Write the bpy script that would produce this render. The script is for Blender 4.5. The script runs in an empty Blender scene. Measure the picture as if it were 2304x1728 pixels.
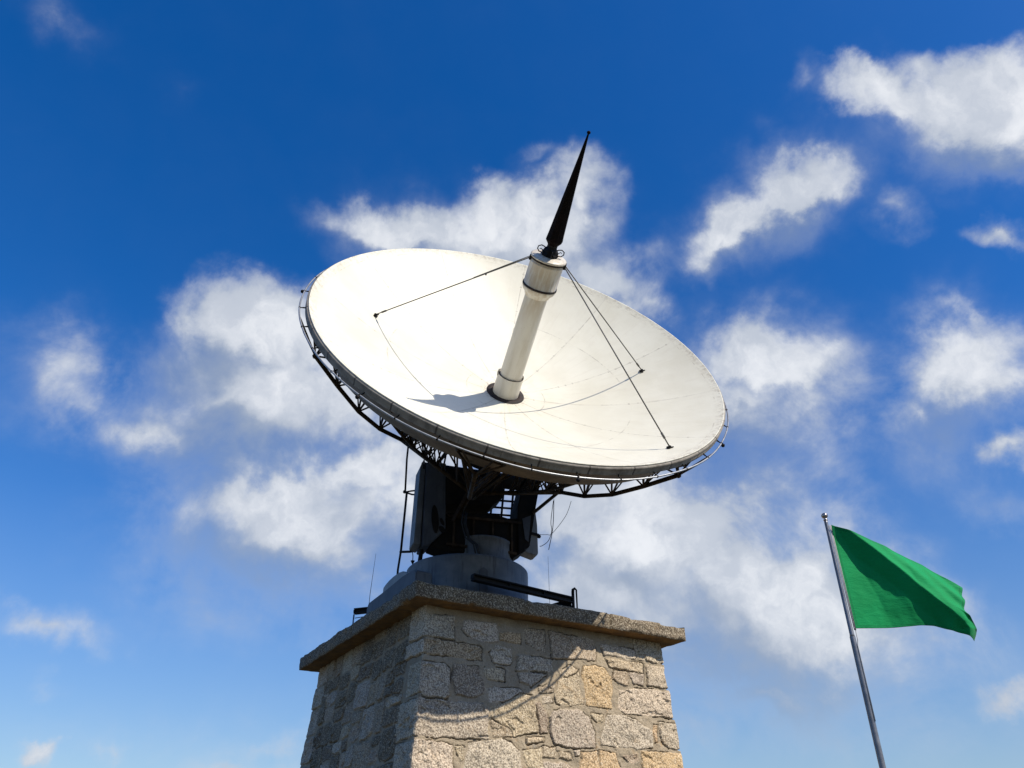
import bpy, math, random
import numpy as np
from mathutils import Vector, Matrix
random.seed(7)
rng = np.random.default_rng(11)
R_ = math.radians
scene = bpy.context.scene
COL = scene.collection

# ------------------------------------------------------------------ camera
cam_d = bpy.data.cameras.new("camera")
cam_d.sensor_width = 36.0
cam_d.lens = 27.25
cam_d.clip_start = 0.1
cam_d.clip_end = 20000.0
cam = bpy.data.objects.new("camera", cam_d)
cam.location = (0.0, 0.0, 1.6)
cam.rotation_euler = (R_(90 + 32.4), 0, 0)
COL.objects.link(cam)
scene.camera = cam

# ------------------------------------------------------------------ exposure, sun, sky
SUN_AZ, SUN_EL = R_(127.6), R_(44.8)
scene.view_settings.view_transform = 'Standard'
scene.view_settings.look = 'None'
scene.view_settings.exposure = 0.2
scene.view_settings.gamma = 1.0

sun_d = bpy.data.lights.new("sun", 'SUN')
sun_d.energy = 4.8
sun_d.angle = R_(0.45)
sun_d.color = (1.0, 0.925, 0.80)
sun = bpy.data.objects.new("sun", sun_d)
sdir = Vector((math.cos(SUN_EL) * math.sin(SUN_AZ), math.cos(SUN_EL) * math.cos(SUN_AZ), math.sin(SUN_EL)))
sun.rotation_euler = sdir.to_track_quat('Z', 'Y').to_euler()
sun.location = (30, -30, 40)
COL.objects.link(sun)


class NT:
    """small helper to write node trees"""
    def __init__(self, tree):
        self.t = tree
    def n(self, kind, **kw):
        nd = self.t.nodes.new(kind)
        ins = kw.pop('ins', {})
        for k, v in kw.items():
            setattr(nd, k, v)
        for k, v in ins.items():
            s = nd.inputs[k]
            if isinstance(v, bpy.types.NodeSocket):
                self.t.links.new(v, s)
            elif isinstance(v, bpy.types.Node):
                self.t.links.new(v.outputs[0], s)
            else:
                s.default_value = v
        return nd
    def math(self, op, a, b=None, c=None, clamp=False):
        ins = {0: a}
        if b is not None: ins[1] = b
        if c is not None: ins[2] = c
        return self.n('ShaderNodeMath', operation=op, use_clamp=clamp, ins=ins).outputs[0]
    def mix(self, f, a, b, blend='MIX'):
        nd = self.n('ShaderNodeMix', data_type='RGBA', blend_type=blend, ins={0: f})
        for i, v in ((6, a), (7, b)):
            if isinstance(v, bpy.types.NodeSocket): self.t.links.new(v, nd.inputs[i])
            else: nd.inputs[i].default_value = (v[0], v[1], v[2], 1.0)
        return nd.outputs[2]
    def ss(self, x, lo, hi, a=0.0, b=1.0):
        return self.n('ShaderNodeMapRange', interpolation_type='SMOOTHSTEP', clamp=True,
                      ins={'Value': x, 'From Min': lo, 'From Max': hi, 'To Min': a, 'To Max': b}).outputs[0]
    def noise(self, vec, scale, detail=4, rough=0.55, out=0, dist=0.0):
        return self.n('ShaderNodeTexNoise', noise_dimensions='3D',
                      ins={'Vector': vec, 'Scale': scale, 'Detail': detail, 'Roughness': rough, 'Distortion': dist}).outputs[out]


# clouds of the day: (azimuth, elevation, turn, radius along, radius across, weight), all in radians on the sky
CLOUDS = [(0.749,0.747,2.626,0.095,0.052,1.25),(0.655,0.814,2.651,0.077,0.025,0.85),(0.769,0.691,2.71,0.048,0.029,0.8),(0.677,0.753,2.322,0.048,0.027,0.6),(0.476,0.749,-2.975,0.082,0.034,1.0),(0.381,0.728,-2.918,0.082,0.032,0.95),(0.318,0.697,-2.939,0.045,0.029,0.7),(0.548,0.76,-3.058,0.045,0.019,0.5),(0.597,0.691,2.708,0.035,0.03,0.5),(0.717,0.615,2.755,0.036,0.018,0.75),(0.634,0.406,-2.923,0.035,0.024,0.8),(0.542,0.865,0.651,0.032,0.027,0.3),(0.613,0.495,-3.092,0.066,0.049,0.95),(0.553,0.467,3.122,0.051,0.034,0.7),(0.364,0.549,2.97,0.083,0.043,1.0),(0.337,0.51,3.001,0.073,0.043,0.85),(0.433,0.557,2.983,0.036,0.025,0.6),(0.411,0.581,2.947,0.037,0.016,0.45),(0.019,0.76,3.099,0.112,0.048,1.25),(-0.165,0.75,3.128,0.127,0.035,0.95),(0.123,0.79,3.085,0.061,0.042,0.7),(-0.02,0.719,3.098,0.202,0.049,1.0),(0.149,0.69,2.683,0.091,0.043,0.85),(0.211,0.653,2.623,0.057,0.025,0.6),(0.051,0.844,3.109,0.039,0.016,0.3),(-0.245,0.756,-3.052,0.047,0.023,0.4),(-0.381,0.587,-3.088,0.08,0.059,1.3),(-0.351,0.633,-3.006,0.051,0.026,0.9),(-0.339,0.516,-3.048,0.143,0.066,1.2),(-0.464,0.457,3.127,0.081,0.038,0.75),(-0.576,0.483,2.751,0.068,0.054,0.62),(-0.507,0.451,2.969,0.084,0.042,0.72),(-0.26,0.55,3.048,0.089,0.075,0.9),(-0.612,0.517,-2.918,0.031,0.021,0.4),(-0.289,0.382,-3.101,0.115,0.065,1.25),(-0.221,0.44,-2.959,0.086,0.05,1.0),(-0.33,0.336,3.046,0.075,0.035,0.75),(-0.227,0.326,2.87,0.083,0.033,0.75),(-0.144,0.402,2.914,0.102,0.093,0.95),(-0.389,0.411,-3.057,0.035,0.022,0.35),(0.182,0.354,3.078,0.127,0.077,1.3),(0.085,0.398,3.121,0.1,0.094,0.95),(0.294,0.312,2.728,0.1,0.056,1.15),(0.373,0.267,2.814,0.073,0.043,0.85),(0.201,0.264,3.079,0.143,0.049,0.85),(0.056,0.286,3.111,0.118,0.056,0.7),(0.434,0.223,3.078,0.061,0.03,0.55),(0.237,0.453,3.032,0.098,0.038,0.5),(0.295,0.458,3.02,0.072,0.034,0.35),(0.312,0.171,3.089,0.094,0.025,0.7),(0.534,0.137,3.134,0.035,0.017,0.65),(0.224,0.138,3.121,0.067,0.024,0.5),(-0.523,0.23,-3.048,0.065,0.024,0.5),(-0.503,0.101,2.97,0.019,0.013,0.65),(-0.441,0.115,3.012,0.021,0.014,0.4),(-0.261,0.134,-3.125,0.063,0.02,0.45),(-0.524,0.172,-3.089,0.031,0.013,0.3),(0.592,0.347,2.961,0.048,0.025,0.4),(-0.292,0.108,-3.118,0.112,0.015,0.45),(0.179,0.331,2.938,0.242,0.138,1.0),(-0.265,0.381,-3.141,0.186,0.114,0.95),(-0.334,0.522,3.121,0.121,0.094,0.95),(-0.453,0.479,-3.133,0.157,0.066,0.62),(0.027,0.725,2.964,0.242,0.061,0.5),(0.593,0.468,-2.903,0.103,0.087,0.62),(0.364,0.518,2.983,0.135,0.091,0.62),(0.718,0.747,2.711,0.122,0.06,0.55),(0.428,0.736,-2.971,0.152,0.062,0.5),(0.376,0.186,3.073,0.19,0.07,0.42),(-0.507,0.467,3.128,0.175,0.075,0.42),(0.042,0.195,3.106,0.273,0.108,0.45),(0.275,0.198,3.009,0.222,0.068,0.62),(0.33,0.266,2.822,0.16,0.082,1.15),(0.134,0.289,3.093,0.155,0.084,1.15),(-0.32,0.127,-3.121,0.263,0.043,0.28),(0.41,0.123,3.086,0.177,0.037,0.32),(0.185,0.271,3.076,0.182,0.066,0.9),(-0.77,0.832,-3.11,0.05,0.029,0.33),(-0.59,0.856,-2.887,0.042,0.02,0.15)]

world = bpy.data.worlds.new("World")
scene.world = world
world.use_nodes = True
world.node_tree.nodes.clear()


def cloud_group():
    g = bpy.data.node_groups.new("cloud_density", 'ShaderNodeTree')
    g.interface.new_socket("AzEl", in_out='INPUT', socket_type='NodeSocketVector')
    g.interface.new_socket("Density", in_out='OUTPUT', socket_type='NodeSocketFloat')
    t = NT(g)
    gi = g.nodes.new('NodeGroupInput'); go = g.nodes.new('NodeGroupOutput')
    acc = None
    for az, el, rot, sx, sy, w in CLOUDS:
        m = t.n('ShaderNodeMapping', vector_type='TEXTURE',
                ins={'Vector': gi.outputs[0], 'Location': (az, el, 0), 'Rotation': (0, 0, rot), 'Scale': (sx * 1.85, sy * 1.85, 1)})
        s = t.n('ShaderNodeTexGradient', gradient_type='SPHERICAL', ins={'Vector': m})
        v = t.math('MULTIPLY', s.outputs['Fac'], w)
        acc = v if acc is None else t.math('SMOOTH_MAX', acc, v, 0.13)
    g.links.new(acc, go.inputs[0])
    return g


def build_world():
    t = NT(world.node_tree)
    out = t.n('ShaderNodeOutputWorld')
    bg = t.n('ShaderNodeBackground', ins={'Strength': 0.082})
    world.node_tree.links.new(bg.outputs[0], out.inputs[0])
    sky = t.n('ShaderNodeTexSky', sky_type='NISHITA', sun_disc=False)
    sky.sun_elevation = SUN_EL
    sky.sun_rotation = SUN_AZ
    sky.altitude = 300
    sky.air_density = 1.0
    sky.dust_density = 0.6
    sky.ozone_density = 2.5
    hsv = t.n('ShaderNodeHueSaturation', ins={'Hue': 0.511, 'Saturation': 1.42, 'Value': 1.68, 'Color': sky})
    tc = t.n('ShaderNodeTexCoord')
    d = tc.outputs['Generated']
    sep = t.n('ShaderNodeSeparateXYZ', ins={0: d})
    az = t.math('ARCTAN2', sep.outputs[0], sep.outputs[1])
    el = t.math('ARCSINE', sep.outputs[2])
    base = t.n('ShaderNodeCombineXYZ', ins={0: az, 1: el, 2: 0.0}).outputs[0]
    # ragged edges: the lookup position is displaced by two octave bands of noise
    def warp(scale, amp, det):
        c = t.noise(d, scale, det, 0.6, out=1)
        v = t.n('ShaderNodeVectorMath', operation='SUBTRACT', ins={0: c, 1: (0.5, 0.5, 0.5)}).outputs[0]
        return t.n('ShaderNodeVectorMath', operation='SCALE', ins={0: v, 'Scale': amp}).outputs[0]
    w1 = warp(7.0, 0.12, 3)
    w2 = warp(26.0, 0.055, 8)
    p = t.n('ShaderNodeVectorMath', operation='ADD', ins={0: base, 1: w1}).outputs[0]
    p = t.n('ShaderNodeVectorMath', operation='ADD', ins={0: p, 1: w2}).outputs[0]
    g = cloud_group()
    def dens(pos):
        nd = world.node_tree.nodes.new('ShaderNodeGroup'); nd.node_tree = g
        world.node_tree.links.new(pos, nd.inputs[0])
        return nd.outputs[0]
    fbm = t.math('SUBTRACT', t.noise(d, 9.0, 10, 0.6, dist=0.25), 0.5)
    d0 = dens(p)
    amp = t.math('MULTIPLY', t.ss(d0, 0.06, 0.4, 0.0, 1.15), t.ss(d0, 0.5, 1.0, 1.0, 0.6))
    here = t.math('MULTIPLY_ADD', fbm, amp, d0)
    p2 = t.n('ShaderNodeVectorMath', operation='ADD', ins={0: p, 1: (0.035, 0.05, 0)}).outputs[0]
    off = t.n('ShaderNodeVectorMath', operation='ADD', ins={0: d, 1: (0.02, -0.01, 0.03)}).outputs[0]
    fb2 = t.math('SUBTRACT', t.noise(off, 9.0, 5, 0.55), 0.5)
    there = t.math('MULTIPLY_ADD', fb2, 0.7, dens(p2))
    lit = t.math('SUBTRACT', here, there)
    # sunward tops are crisp, bases and lee edges fray out
    alpha = t.ss(here, 0.06, t.ss(lit, -0.2, 0.4, 1.12, 0.70))
    lit = t.ss(lit, -0.38, 0.42)
    body = t.ss(t.noise(p, 9.0, 6, 0.6), 0.36, 0.66, 0.45, 1.0)
    lit = t.math('MULTIPLY', lit, body)
    thick = t.ss(here, 0.3, 1.0)
    lit = t.math('MULTIPLY', lit, t.math('MULTIPLY_ADD', thick, 0.35, 0.65))
    core = t.ss(here, 0.2, 0.62)
    lit = t.math('ADD', t.math('MULTIPLY', lit, core), t.math('MULTIPLY', t.math('SUBTRACT', 1.0, core), 0.55))
    ccol = t.mix(lit, (3.7, 4.4, 5.6), (9.6, 9.8, 10.1))
    alpha = t.math('MULTIPLY', alpha, 0.93)
    # pale vapour towards the horizon
    hz = t.ss(el, 0.5, -0.02, 0.0, 0.6)
    col = t.mix(hz, hsv.outputs[0], (2.7, 3.7, 5.2))
    col = t.mix(alpha, col, ccol)
    world.node_tree.links.new(col, bg.inputs[0])

build_world()
world.cycles.sampling_method = 'MANUAL'
world.cycles.sample_map_resolution = 512

# ------------------------------------------------------------------ builders
class MB:
    """collects faces of one mesh"""
    def __init__(self):
        self.v = []; self.f = []; self.sm = []
    def add(self, verts, faces, smooth=False):
        o = len(self.v)
        self.v += [tuple(map(float, p)) for p in verts]
        for f in faces:
            self.f.append([i + o for i in f]); self.sm.append(smooth)
    def box(self, c, s, M=None):
        c = Vector(c); hx, hy, hz = s[0] / 2, s[1] / 2, s[2] / 2
        pts = [Vector((x, y, z)) for z in (-hz, hz) for y in (-hy, hy) for x in (-hx, hx)]
        pts = [c + (M @ p if M else p) for p in pts]
        self.add(pts, [(0, 2, 3, 1), (4, 5, 7, 6), (0, 1, 5, 4), (2, 6, 7, 3), (0, 4, 6, 2), (1, 3, 7, 5)])
    def tube(self, pts, r, n=8, cap=True, closed=False):
        pts = [Vector(p) for p in pts]; m = len(pts)
        rr = r if isinstance(r, (list, tuple)) else [r] * m
        verts = []; up = None
        for i, p in enumerate(pts):
            if closed: t = pts[(i + 1) % m] - pts[i - 1]
            else: t = pts[min(i + 1, m - 1)] - pts[max(i - 1, 0)]
            t.normalize()
            if up is None:
                up = t.orthogonal().normalized()
            up = (up - t * up.dot(t))
            if up.length < 1e-6: up = t.orthogonal()
            up.normalize(); w = t.cross(up)
            for k in range(n):
                a = 2 * math.pi * k / n
                verts.append(p + (up * math.cos(a) + w * math.sin(a)) * rr[i])
        faces = []
        for i in range(m if closed else m - 1):
            j = (i + 1) % m
            for k in range(n):
                l = (k + 1) % n
                faces.append((i * n + k, i * n + l, j * n + l, j * n + k))
        self.add(verts, faces, True)
        if cap and not closed:
            o = len(self.v) - len(verts)
            self.f.append([o + k for k in range(n)][::-1]); self.sm.append(False)
            self.f.append([o + (m - 1) * n + k for k in range(n)]); self.sm.append(False)
    def bar(self, a, b, w, h, up=(0, 0, 1)):
        a = Vector(a); b = Vector(b); t = (b - a).normalized(); u = Vector(up)
        u = (u - t * u.dot(t)).normalized(); s = t.cross(u)
        q = [s * (w / 2) * i + u * (h / 2) * j for i, j in ((-1, -1), (1, -1), (1, 1), (-1, 1))]
        self.add([a + x for x in q] + [b + x for x in q],
                 [(3, 2, 1, 0), (4, 5, 6, 7), (0, 1, 5, 4), (1, 2, 6, 5), (2, 3, 7, 6), (3, 0, 4, 7)])
    def lathe(self, prof, n=64, M=None, smooth=True):
        """profile of (radius, height) turned about local z"""
        verts = []
        for r, z in prof:
            for k in range(n):
                a = 2 * math.pi * k / n
                p = Vector((r * math.cos(a), r * math.sin(a), z))
                verts.append(M @ p if M else p)
        faces = []
        for i in range(len(prof) - 1):
            for k in range(n):
                l = (k + 1) % n
                faces.append((i * n + k, i * n + l, (i + 1) * n + l, (i + 1) * n + k))
        self.add(verts, faces, smooth)
    def prism(self, poly, d0, d1, O, X, Y, N):
        """polygon (x, y) in plane O,X,Y pushed from d0 to d1 along N"""
        O, X, Y, N = map(Vector, (O, X, Y, N))
        m = len(poly)
        A = [O + X * x + Y * y + N * d0 for x, y in poly]
        B = [O + X * x + Y * y + N * d1 for x, y in poly]
        self.add(A + B, [tuple(range(m))[::-1], tuple(range(m, 2 * m))] +
                 [(i, (i + 1) % m, m + (i + 1) % m, m + i) for i in range(m)])
    def ball(self, c, r, n=12):
        c = Vector(c); prof = []
        rx, rz = (r, r) if not isinstance(r, tuple) else r
        for i in range(n // 2 + 1):
            a = -math.pi / 2 + math.pi * i / (n // 2)
            prof.append((max(1e-4, rx * math.cos(a)), rz * math.sin(a)))
        self.lathe(prof, n, Matrix.Translation(c))
    def build(self, name, mat, parent=None, M=None, bevel=0.0, kind=None, recalc=True):
        me = bpy.data.meshes.new(name)
        me.from_pydata(self.v, [], self.f)
        me.polygons.foreach_set('use_smooth', self.sm)
        if recalc:
            import bmesh
            bm = bmesh.new(); bm.from_mesh(me)
            bmesh.ops.recalc_face_normals(bm, faces=bm.faces[:])
            if bevel:
                es = [e for e in bm.edges if len(e.link_faces) == 2 and e.calc_face_angle(0) > 0.6]
                bmesh.ops.bevel(bm, geom=es, offset=bevel, segments=2, affect='EDGES', clamp_overlap=True)
            bm.to_mesh(me); bm.free()
        me.materials.append(mat)
        return link(name, me, parent, M, kind)


def world_M(o):
    M = o.matrix_basis.copy()
    while o.parent:
        o = o.parent; M = o.matrix_basis @ M
    return M


def link(name, me, parent=None, M=None, kind=None):
    o = bpy.data.objects.new(name, me)
    COL.objects.link(o)
    M = M or Matrix.Identity(4)
    if parent:
        o.parent = parent
        o.matrix_basis = world_M(parent).inverted() @ M
    else:
        o.matrix_basis = M
    if kind: o['kind'] = kind
    return o


def rebase(o, base):
    """put a one-mesh thing's origin at its base"""
    b = Vector(base)
    o.data.transform(Matrix.Translation(-b)); o.matrix_basis = Matrix.Translation(b)
    return o


def tag(o, label, cat, group=None):
    o['label'] = label; o['category'] = cat
    if group: o['group'] = group
    return o


def thing(name, loc, label, cat, group=None):
    o = bpy.data.objects.new(name, None)
    o.empty_display_size = 0.3
    COL.objects.link(o)
    o.matrix_basis = Matrix.Translation(Vector(loc))
    return tag(o, label, cat, group)


# ------------------------------------------------------------------ materials
def mat(name, fn):
    m = bpy.data.materials.new(name); m.use_nodes = True
    nt = m.node_tree; nt.nodes.clear(); t = NT(nt)
    out = t.n('ShaderNodeOutputMaterial')
    b = t.n('ShaderNodeBsdfPrincipled')
    nt.links.new(b.outputs[0], out.inputs[0])
    fn(t, b, nt, out)
    return m


def setc(t, b, col, rough=0.6, metal=0.0, bump=None, bs=0.3, bd=0.02):
    nt = t.t
    for k, v in (('Base Color', col), ('Roughness', rough), ('Metallic', metal)):
        if isinstance(v, bpy.types.NodeSocket): nt.links.new(v, b.inputs[k])
        elif k == 'Base Color': b.inputs[k].default_value = (*v, 1)
        else: b.inputs[k].default_value = v
    if bump is not None:
        bp = t.n('ShaderNodeBump', ins={'Strength': bs, 'Distance': bd, 'Height': bump})
        nt.links.new(bp.outputs[0], b.inputs['Normal'])


def paint(name, c0, c1, scale=3.0, rough=0.55, metal=0.0, streak=None, streak_amt=0.5, fine=40, bs=0.15, spec=0.35):
    def fn(t, b, nt, out):
        tc = t.n('ShaderNodeTexCoord').outputs['Object']
        n1 = t.ss(t.noise(tc, scale, 6, 0.65), 0.35, 0.68)
        col = t.mix(n1, c0, c1)
        if streak:
            mp = t.n('ShaderNodeMapping', ins={'Vector': tc, 'Scale': (9, 9, 0.7)})
            s = t.ss(t.noise(mp.outputs[0], 1.6, 6, 0.7), 0.52, 0.72)
            col = t.mix(t.math('MULTIPLY', s, streak_amt), col, streak)
        fn_ = t.noise(tc, fine, 4, 0.7)
        r = t.math('MULTIPLY_ADD', fn_, 0.25, rough - 0.12)
        setc(t, b, col, r, metal, fn_, bs, 0.006)
        b.inputs['Specular IOR Level'].default_value = spec
    return mat(name, fn)


M_black = paint("black_steel", (0.006, 0.006, 0.007), (0.012, 0.009, 0.008), 4, 0.65, spec=0.25)
M_spike = paint("black_red_steel", (0.003, 0.002, 0.002), (0.007, 0.003, 0.003), 5, 0.85, spec=0.12)
M_truss = paint("dark_truss_paint", (0.026, 0.018, 0.012), (0.085, 0.055, 0.032), 6, 0.7, spec=0.2)
M_soot = paint("sooty_steel", (0.010, 0.010, 0.010), (0.022, 0.017, 0.013), 3, 0.8, spec=0.2)
M_grey = paint("weathered_grey_paint", (0.125, 0.138, 0.152), (0.20, 0.208, 0.212), 2.5, 0.6, streak=(0.055, 0.048, 0.04), streak_amt=0.85)
M_slate = paint("slate_blue_paint", (0.075, 0.085, 0.105), (0.11, 0.12, 0.14), 2.5, 0.6, streak=(0.03, 0.03, 0.03), streak_amt=0.5)
M_pale = paint("pale_grey_paint", (0.24, 0.26, 0.27), (0.33, 0.34, 0.335), 2.5, 0.55, streak=(0.14, 0.12, 0.10), streak_amt=0.6)
M_rail = paint("galvanised_rail", (0.30, 0.31, 0.33), (0.42, 0.43, 0.44), 8, 0.38, 0.6)
M_pole = paint("galvanised_pole", (0.15, 0.155, 0.17), (0.24, 0.24, 0.25), 6, 0.36, 0.55, streak=(0.09, 0.09, 0.10), streak_amt=0.6)
M_rope = paint("pale_rope", (0.30, 0.30, 0.31), (0.42, 0.41, 0.40), 20, 0.8)
M_wire = paint("stay_steel", (0.07, 0.07, 0.068), (0.12, 0.115, 0.105), 10, 0.5, 0.3)
M_cable = paint("dark_cable", (0.03, 0.032, 0.035), (0.05, 0.05, 0.05), 10, 0.6)
M_backshell = paint("brown_dish_back", (0.13, 0.088, 0.052), (0.23, 0.165, 0.10), 2.2, 0.75, streak=(0.06, 0.035, 0.02), streak_amt=0.6)
M_chrome = paint("finial_metal", (0.35, 0.30, 0.28), (0.45, 0.42, 0.40), 8, 0.25, 0.9)


def skirt_fn(t, b, nt, out):
    tc = t.n('ShaderNodeTexCoord').outputs['Object']
    sp = t.n('ShaderNodeSeparateXYZ', ins={0: tc})
    n1 = t.ss(t.noise(tc, 5, 7, 0.7), 0.38, 0.66)
    col = t.mix(n1, (0.29, 0.26, 0.215), (0.17, 0.15, 0.125))
    # drips that run across the band
    ang = t.math('ARCTAN2', sp.outputs[1], sp.outputs[0])
    v = t.n('ShaderNodeCombineXYZ', ins={0: t.math('MULTIPLY', ang, 60.0), 1: t.math('MULTIPLY', sp.outputs[2], 3.0), 2: 0.0})
    dr = t.ss(t.noise(v.outputs[0], 1.0, 5, 0.7), 0.57, 0.72)
    col = t.mix(t.math('MULTIPLY', dr, 0.75), col, (0.07, 0.045, 0.03))
    # joints between the band's sheets
    fr = t.math('ABSOLUTE', t.math('SUBTRACT', t.math('FRACT', t.math('MULTIPLY', ang, 32 / (2 * math.pi))), 0.5))
    jt = t.math('LESS_THAN', fr, 0.018)
    col = t.mix(t.math('MULTIPLY', jt, 0.8), col, (0.035, 0.025, 0.02))
    setc(t, b, col, 0.7, 0.0, n1, 0.25, 0.01)
M_skirt = mat("weathered_rim_band", skirt_fn)


def dish_fn(t, b, nt, out):
    tc = t.n('ShaderNodeTexCoord').outputs['Object']
    sp = t.n('ShaderNodeSeparateXYZ', ins={0: tc})
    x, y = sp.outputs[0], sp.outputs[1]
    rho = t.math('SQRT', t.math('ADD', t.math('MULTIPLY', x, x), t.math('MULTIPLY', y, y)))
    ang = t.math('ARCTAN2', y, x)
    big = t.ss(t.noise(tc, 0.9, 6, 0.6), 0.35, 0.7)
    col = t.mix(big, (0.675, 0.65, 0.545), (0.60, 0.57, 0.46))
    mot = t.ss(t.noise(tc, 7.0, 8, 0.7), 0.5, 0.75)
    col = t.mix(t.math('MULTIPLY', mot, 0.22), col, (0.55, 0.50, 0.42))
    # twelve radial panel seams, opened in places
    seg = t.math('MULTIPLY', t.math('ADD', ang, R_(10.0)), 12 / (2 * math.pi))
    fr = t.math('ABSOLUTE', t.math('SUBTRACT', t.math('FRACT', seg), 0.5))
    dist = t.math('MULTIPLY', t.math('MULTIPLY', t.math('SUBTRACT', 0.5, fr), 2 * math.pi / 12), rho)
    pid = t.n('ShaderNodeCombineXYZ', ins={0: t.math('FLOOR', t.math('ADD', seg, 0.0)), 1: t.math('GREATER_THAN', rho, 2.45), 2: 4.0})
    pv = t.n('ShaderNodeTexWhiteNoise', noise_dimensions='3D', ins={'Vector': pid.outputs[0]}).outputs['Value']
    col = t.mix(t.math('MULTIPLY', pv, 0.30), col, (0.57, 0.545, 0.46))
    wob = t.math('MULTIPLY', t.math('SUBTRACT', t.noise(tc, 6, 3), 0.5), 0.02)
    dist = t.math('ABSOLUTE', t.math('ADD', dist, wob))
    line = t.ss(dist, 0.004, 0.016, 1.0, 0.0)
    brk = t.ss(t.noise(tc, 3.2, 5, 0.75), 0.43, 0.58)
    line = t.math('MULTIPLY', line, t.math('MULTIPLY_ADD', brk, 0.75, 0.22))
    # ring seams
    def ring(r0, w, lo, hi):
        dd = t.math('ABSOLUTE', t.math('ADD', t.math('SUBTRACT', rho, r0), wob))
        return t.math('MULTIPLY', t.ss(dd, 0.004, w, 1.0, 0.0), t.ss(t.noise(tc, 2.3, 5, 0.75), lo, hi))
    rg = t.math('MAXIMUM', t.math('MAXIMUM', ring(0.80, 0.014, 0.42, 0.6), ring(2.45, 0.014, 0.46, 0.6)), ring(3.86, 0.012, 0.5, 0.62))
    line = t.math('MAXIMUM', line, rg)
    # rivet dots beside the seams
    rv = t.n('ShaderNodeCombineXYZ', ins={0: t.math('MULTIPLY', rho, 7.0), 1: 0.5, 2: 0.0})
    fr2 = t.math('ABSOLUTE', t.math('SUBTRACT', t.math('FRACT', t.math('MULTIPLY', rho, 6.0)), 0.5))
    dot = t.math('MULTIPLY', t.math('LESS_THAN', fr2, 0.09), t.ss(dist, 0.02, 0.03, 1.0, 0.0))
    dot = t.math('MULTIPLY', dot, t.ss(t.noise(tc, 5, 2), 0.52, 0.6))
    line = t.math('MAXIMUM', line, dot)
    col = t.mix(t.math('MULTIPLY', line, 0.5), col, (0.20, 0.165, 0.125))
    # faint rain streaks run down the bowl
    sv = t.n('ShaderNodeCombineXYZ', ins={0: t.math('MULTIPLY', ang, 26.0), 1: t.math('MULTIPLY', rho, 0.9), 2: 3.0})
    stn = t.ss(t.noise(sv.outputs[0], 1.2, 7, 0.72), 0.5, 0.78)
    col = t.mix(t.math('MULTIPLY', stn, 0.28), col, (0.46, 0.40, 0.30))
    drt = t.ss(t.noise(tc, 19.0, 5, 0.75), 0.69, 0.74)
    col = t.mix(t.math('MULTIPLY', drt, 0.3), col, (0.30, 0.26, 0.20))
    # rust washed out of the mast hole
    v = t.n('ShaderNodeCombineXYZ', ins={0: t.math('MULTIPLY', ang, 9.0), 1: t.math('MULTIPLY', rho, 1.4), 2: 0.0})
    rs = t.math('MULTIPLY', t.ss(t.noise(v.outputs[0], 1.3, 6, 0.7), 0.5, 0.75), t.ss(rho, 0.36, 1.5, 1.0, 0.0))
    col = t.mix(t.math('MULTIPLY', rs, 0.5), col, (0.50, 0.33, 0.16))
    rs2 = t.math('MULTIPLY', t.ss(t.noise(tc, 26, 6, 0.75), 0.48, 0.62), t.ss(rho, 0.36, 0.56, 1.0, 0.0))
    col = t.mix(t.math('MULTIPLY', rs2, 0.6), col, (0.16, 0.09, 0.05))
    # grime on the lip
    gr = t.math('MULTIPLY', t.ss(rho, 3.78, 3.99), t.ss(t.noise(tc, 12, 6, 0.7), 0.45, 0.62))
    col = t.mix(t.math('MULTIPLY', gr, 0.5), col, (0.30, 0.25, 0.19))
    setc(t, b, col, 0.5, 0.0, t.noise(tc, 1.6, 4), 0.12, 0.05)
M_dish = mat("cream_dish_paint", dish_fn)


def mast_fn(t, b, nt, out):
    tc = t.n('ShaderNodeTexCoord').outputs['Object']
    mp = t.n('ShaderNodeMapping', ins={'Vector': tc, 'Scale': (3.2, 3.2, 0.5)})
    n1 = t.noise(mp.outputs[0], 1.4, 8, 0.7)
    col = t.mix(t.ss(n1, 0.4, 0.72), (0.62, 0.59, 0.52), (0.50, 0.455, 0.37))
    col = t.mix(t.math('MULTIPLY', t.ss(n1, 0.62, 0.78), 0.45), col, (0.36, 0.26, 0.15))
    sp = t.n('ShaderNodeSeparateXYZ', ins={0: tc})
    # grime under the collar, where the housing sheds its water
    z = sp.outputs[2]
    under = t.math('MULTIPLY', t.ss(z, 1.55, 2.25), t.ss(t.noise(mp.outputs[0], 4.0, 5, 0.7), 0.42, 0.6))
    col = t.mix(t.math('MULTIPLY', under, 0.5), col, (0.40, 0.29, 0.17))
    spk = t.ss(t.noise(tc, 34, 6, 0.75), 0.63, 0.7)
    col = t.mix(t.math('MULTIPLY', spk, 0.6), col, (0.17, 0.11, 0.07))
    setc(t, b, col, 0.42, 0.0, n1, 0.1, 0.01)
M_mast = mat("stained_white_mast_paint", mast_fn)


def rust_fn(t, b, nt, out):
    tc = t.n('ShaderNodeTexCoord').outputs['Object']
    n1 = t.noise(tc, 22, 7, 0.75)
    col = t.mix(t.ss(n1, 0.45, 0.62), (0.005, 0.004, 0.004), (0.035, 0.012, 0.009))
    col = t.mix(t.ss(n1, 0.69, 0.73), col, (0.42, 0.38, 0.30))
    setc(t, b, col, 0.8, 0.0, n1, 0.5, 0.01)
M_rust = mat("flaking_rust", rust_fn)


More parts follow.
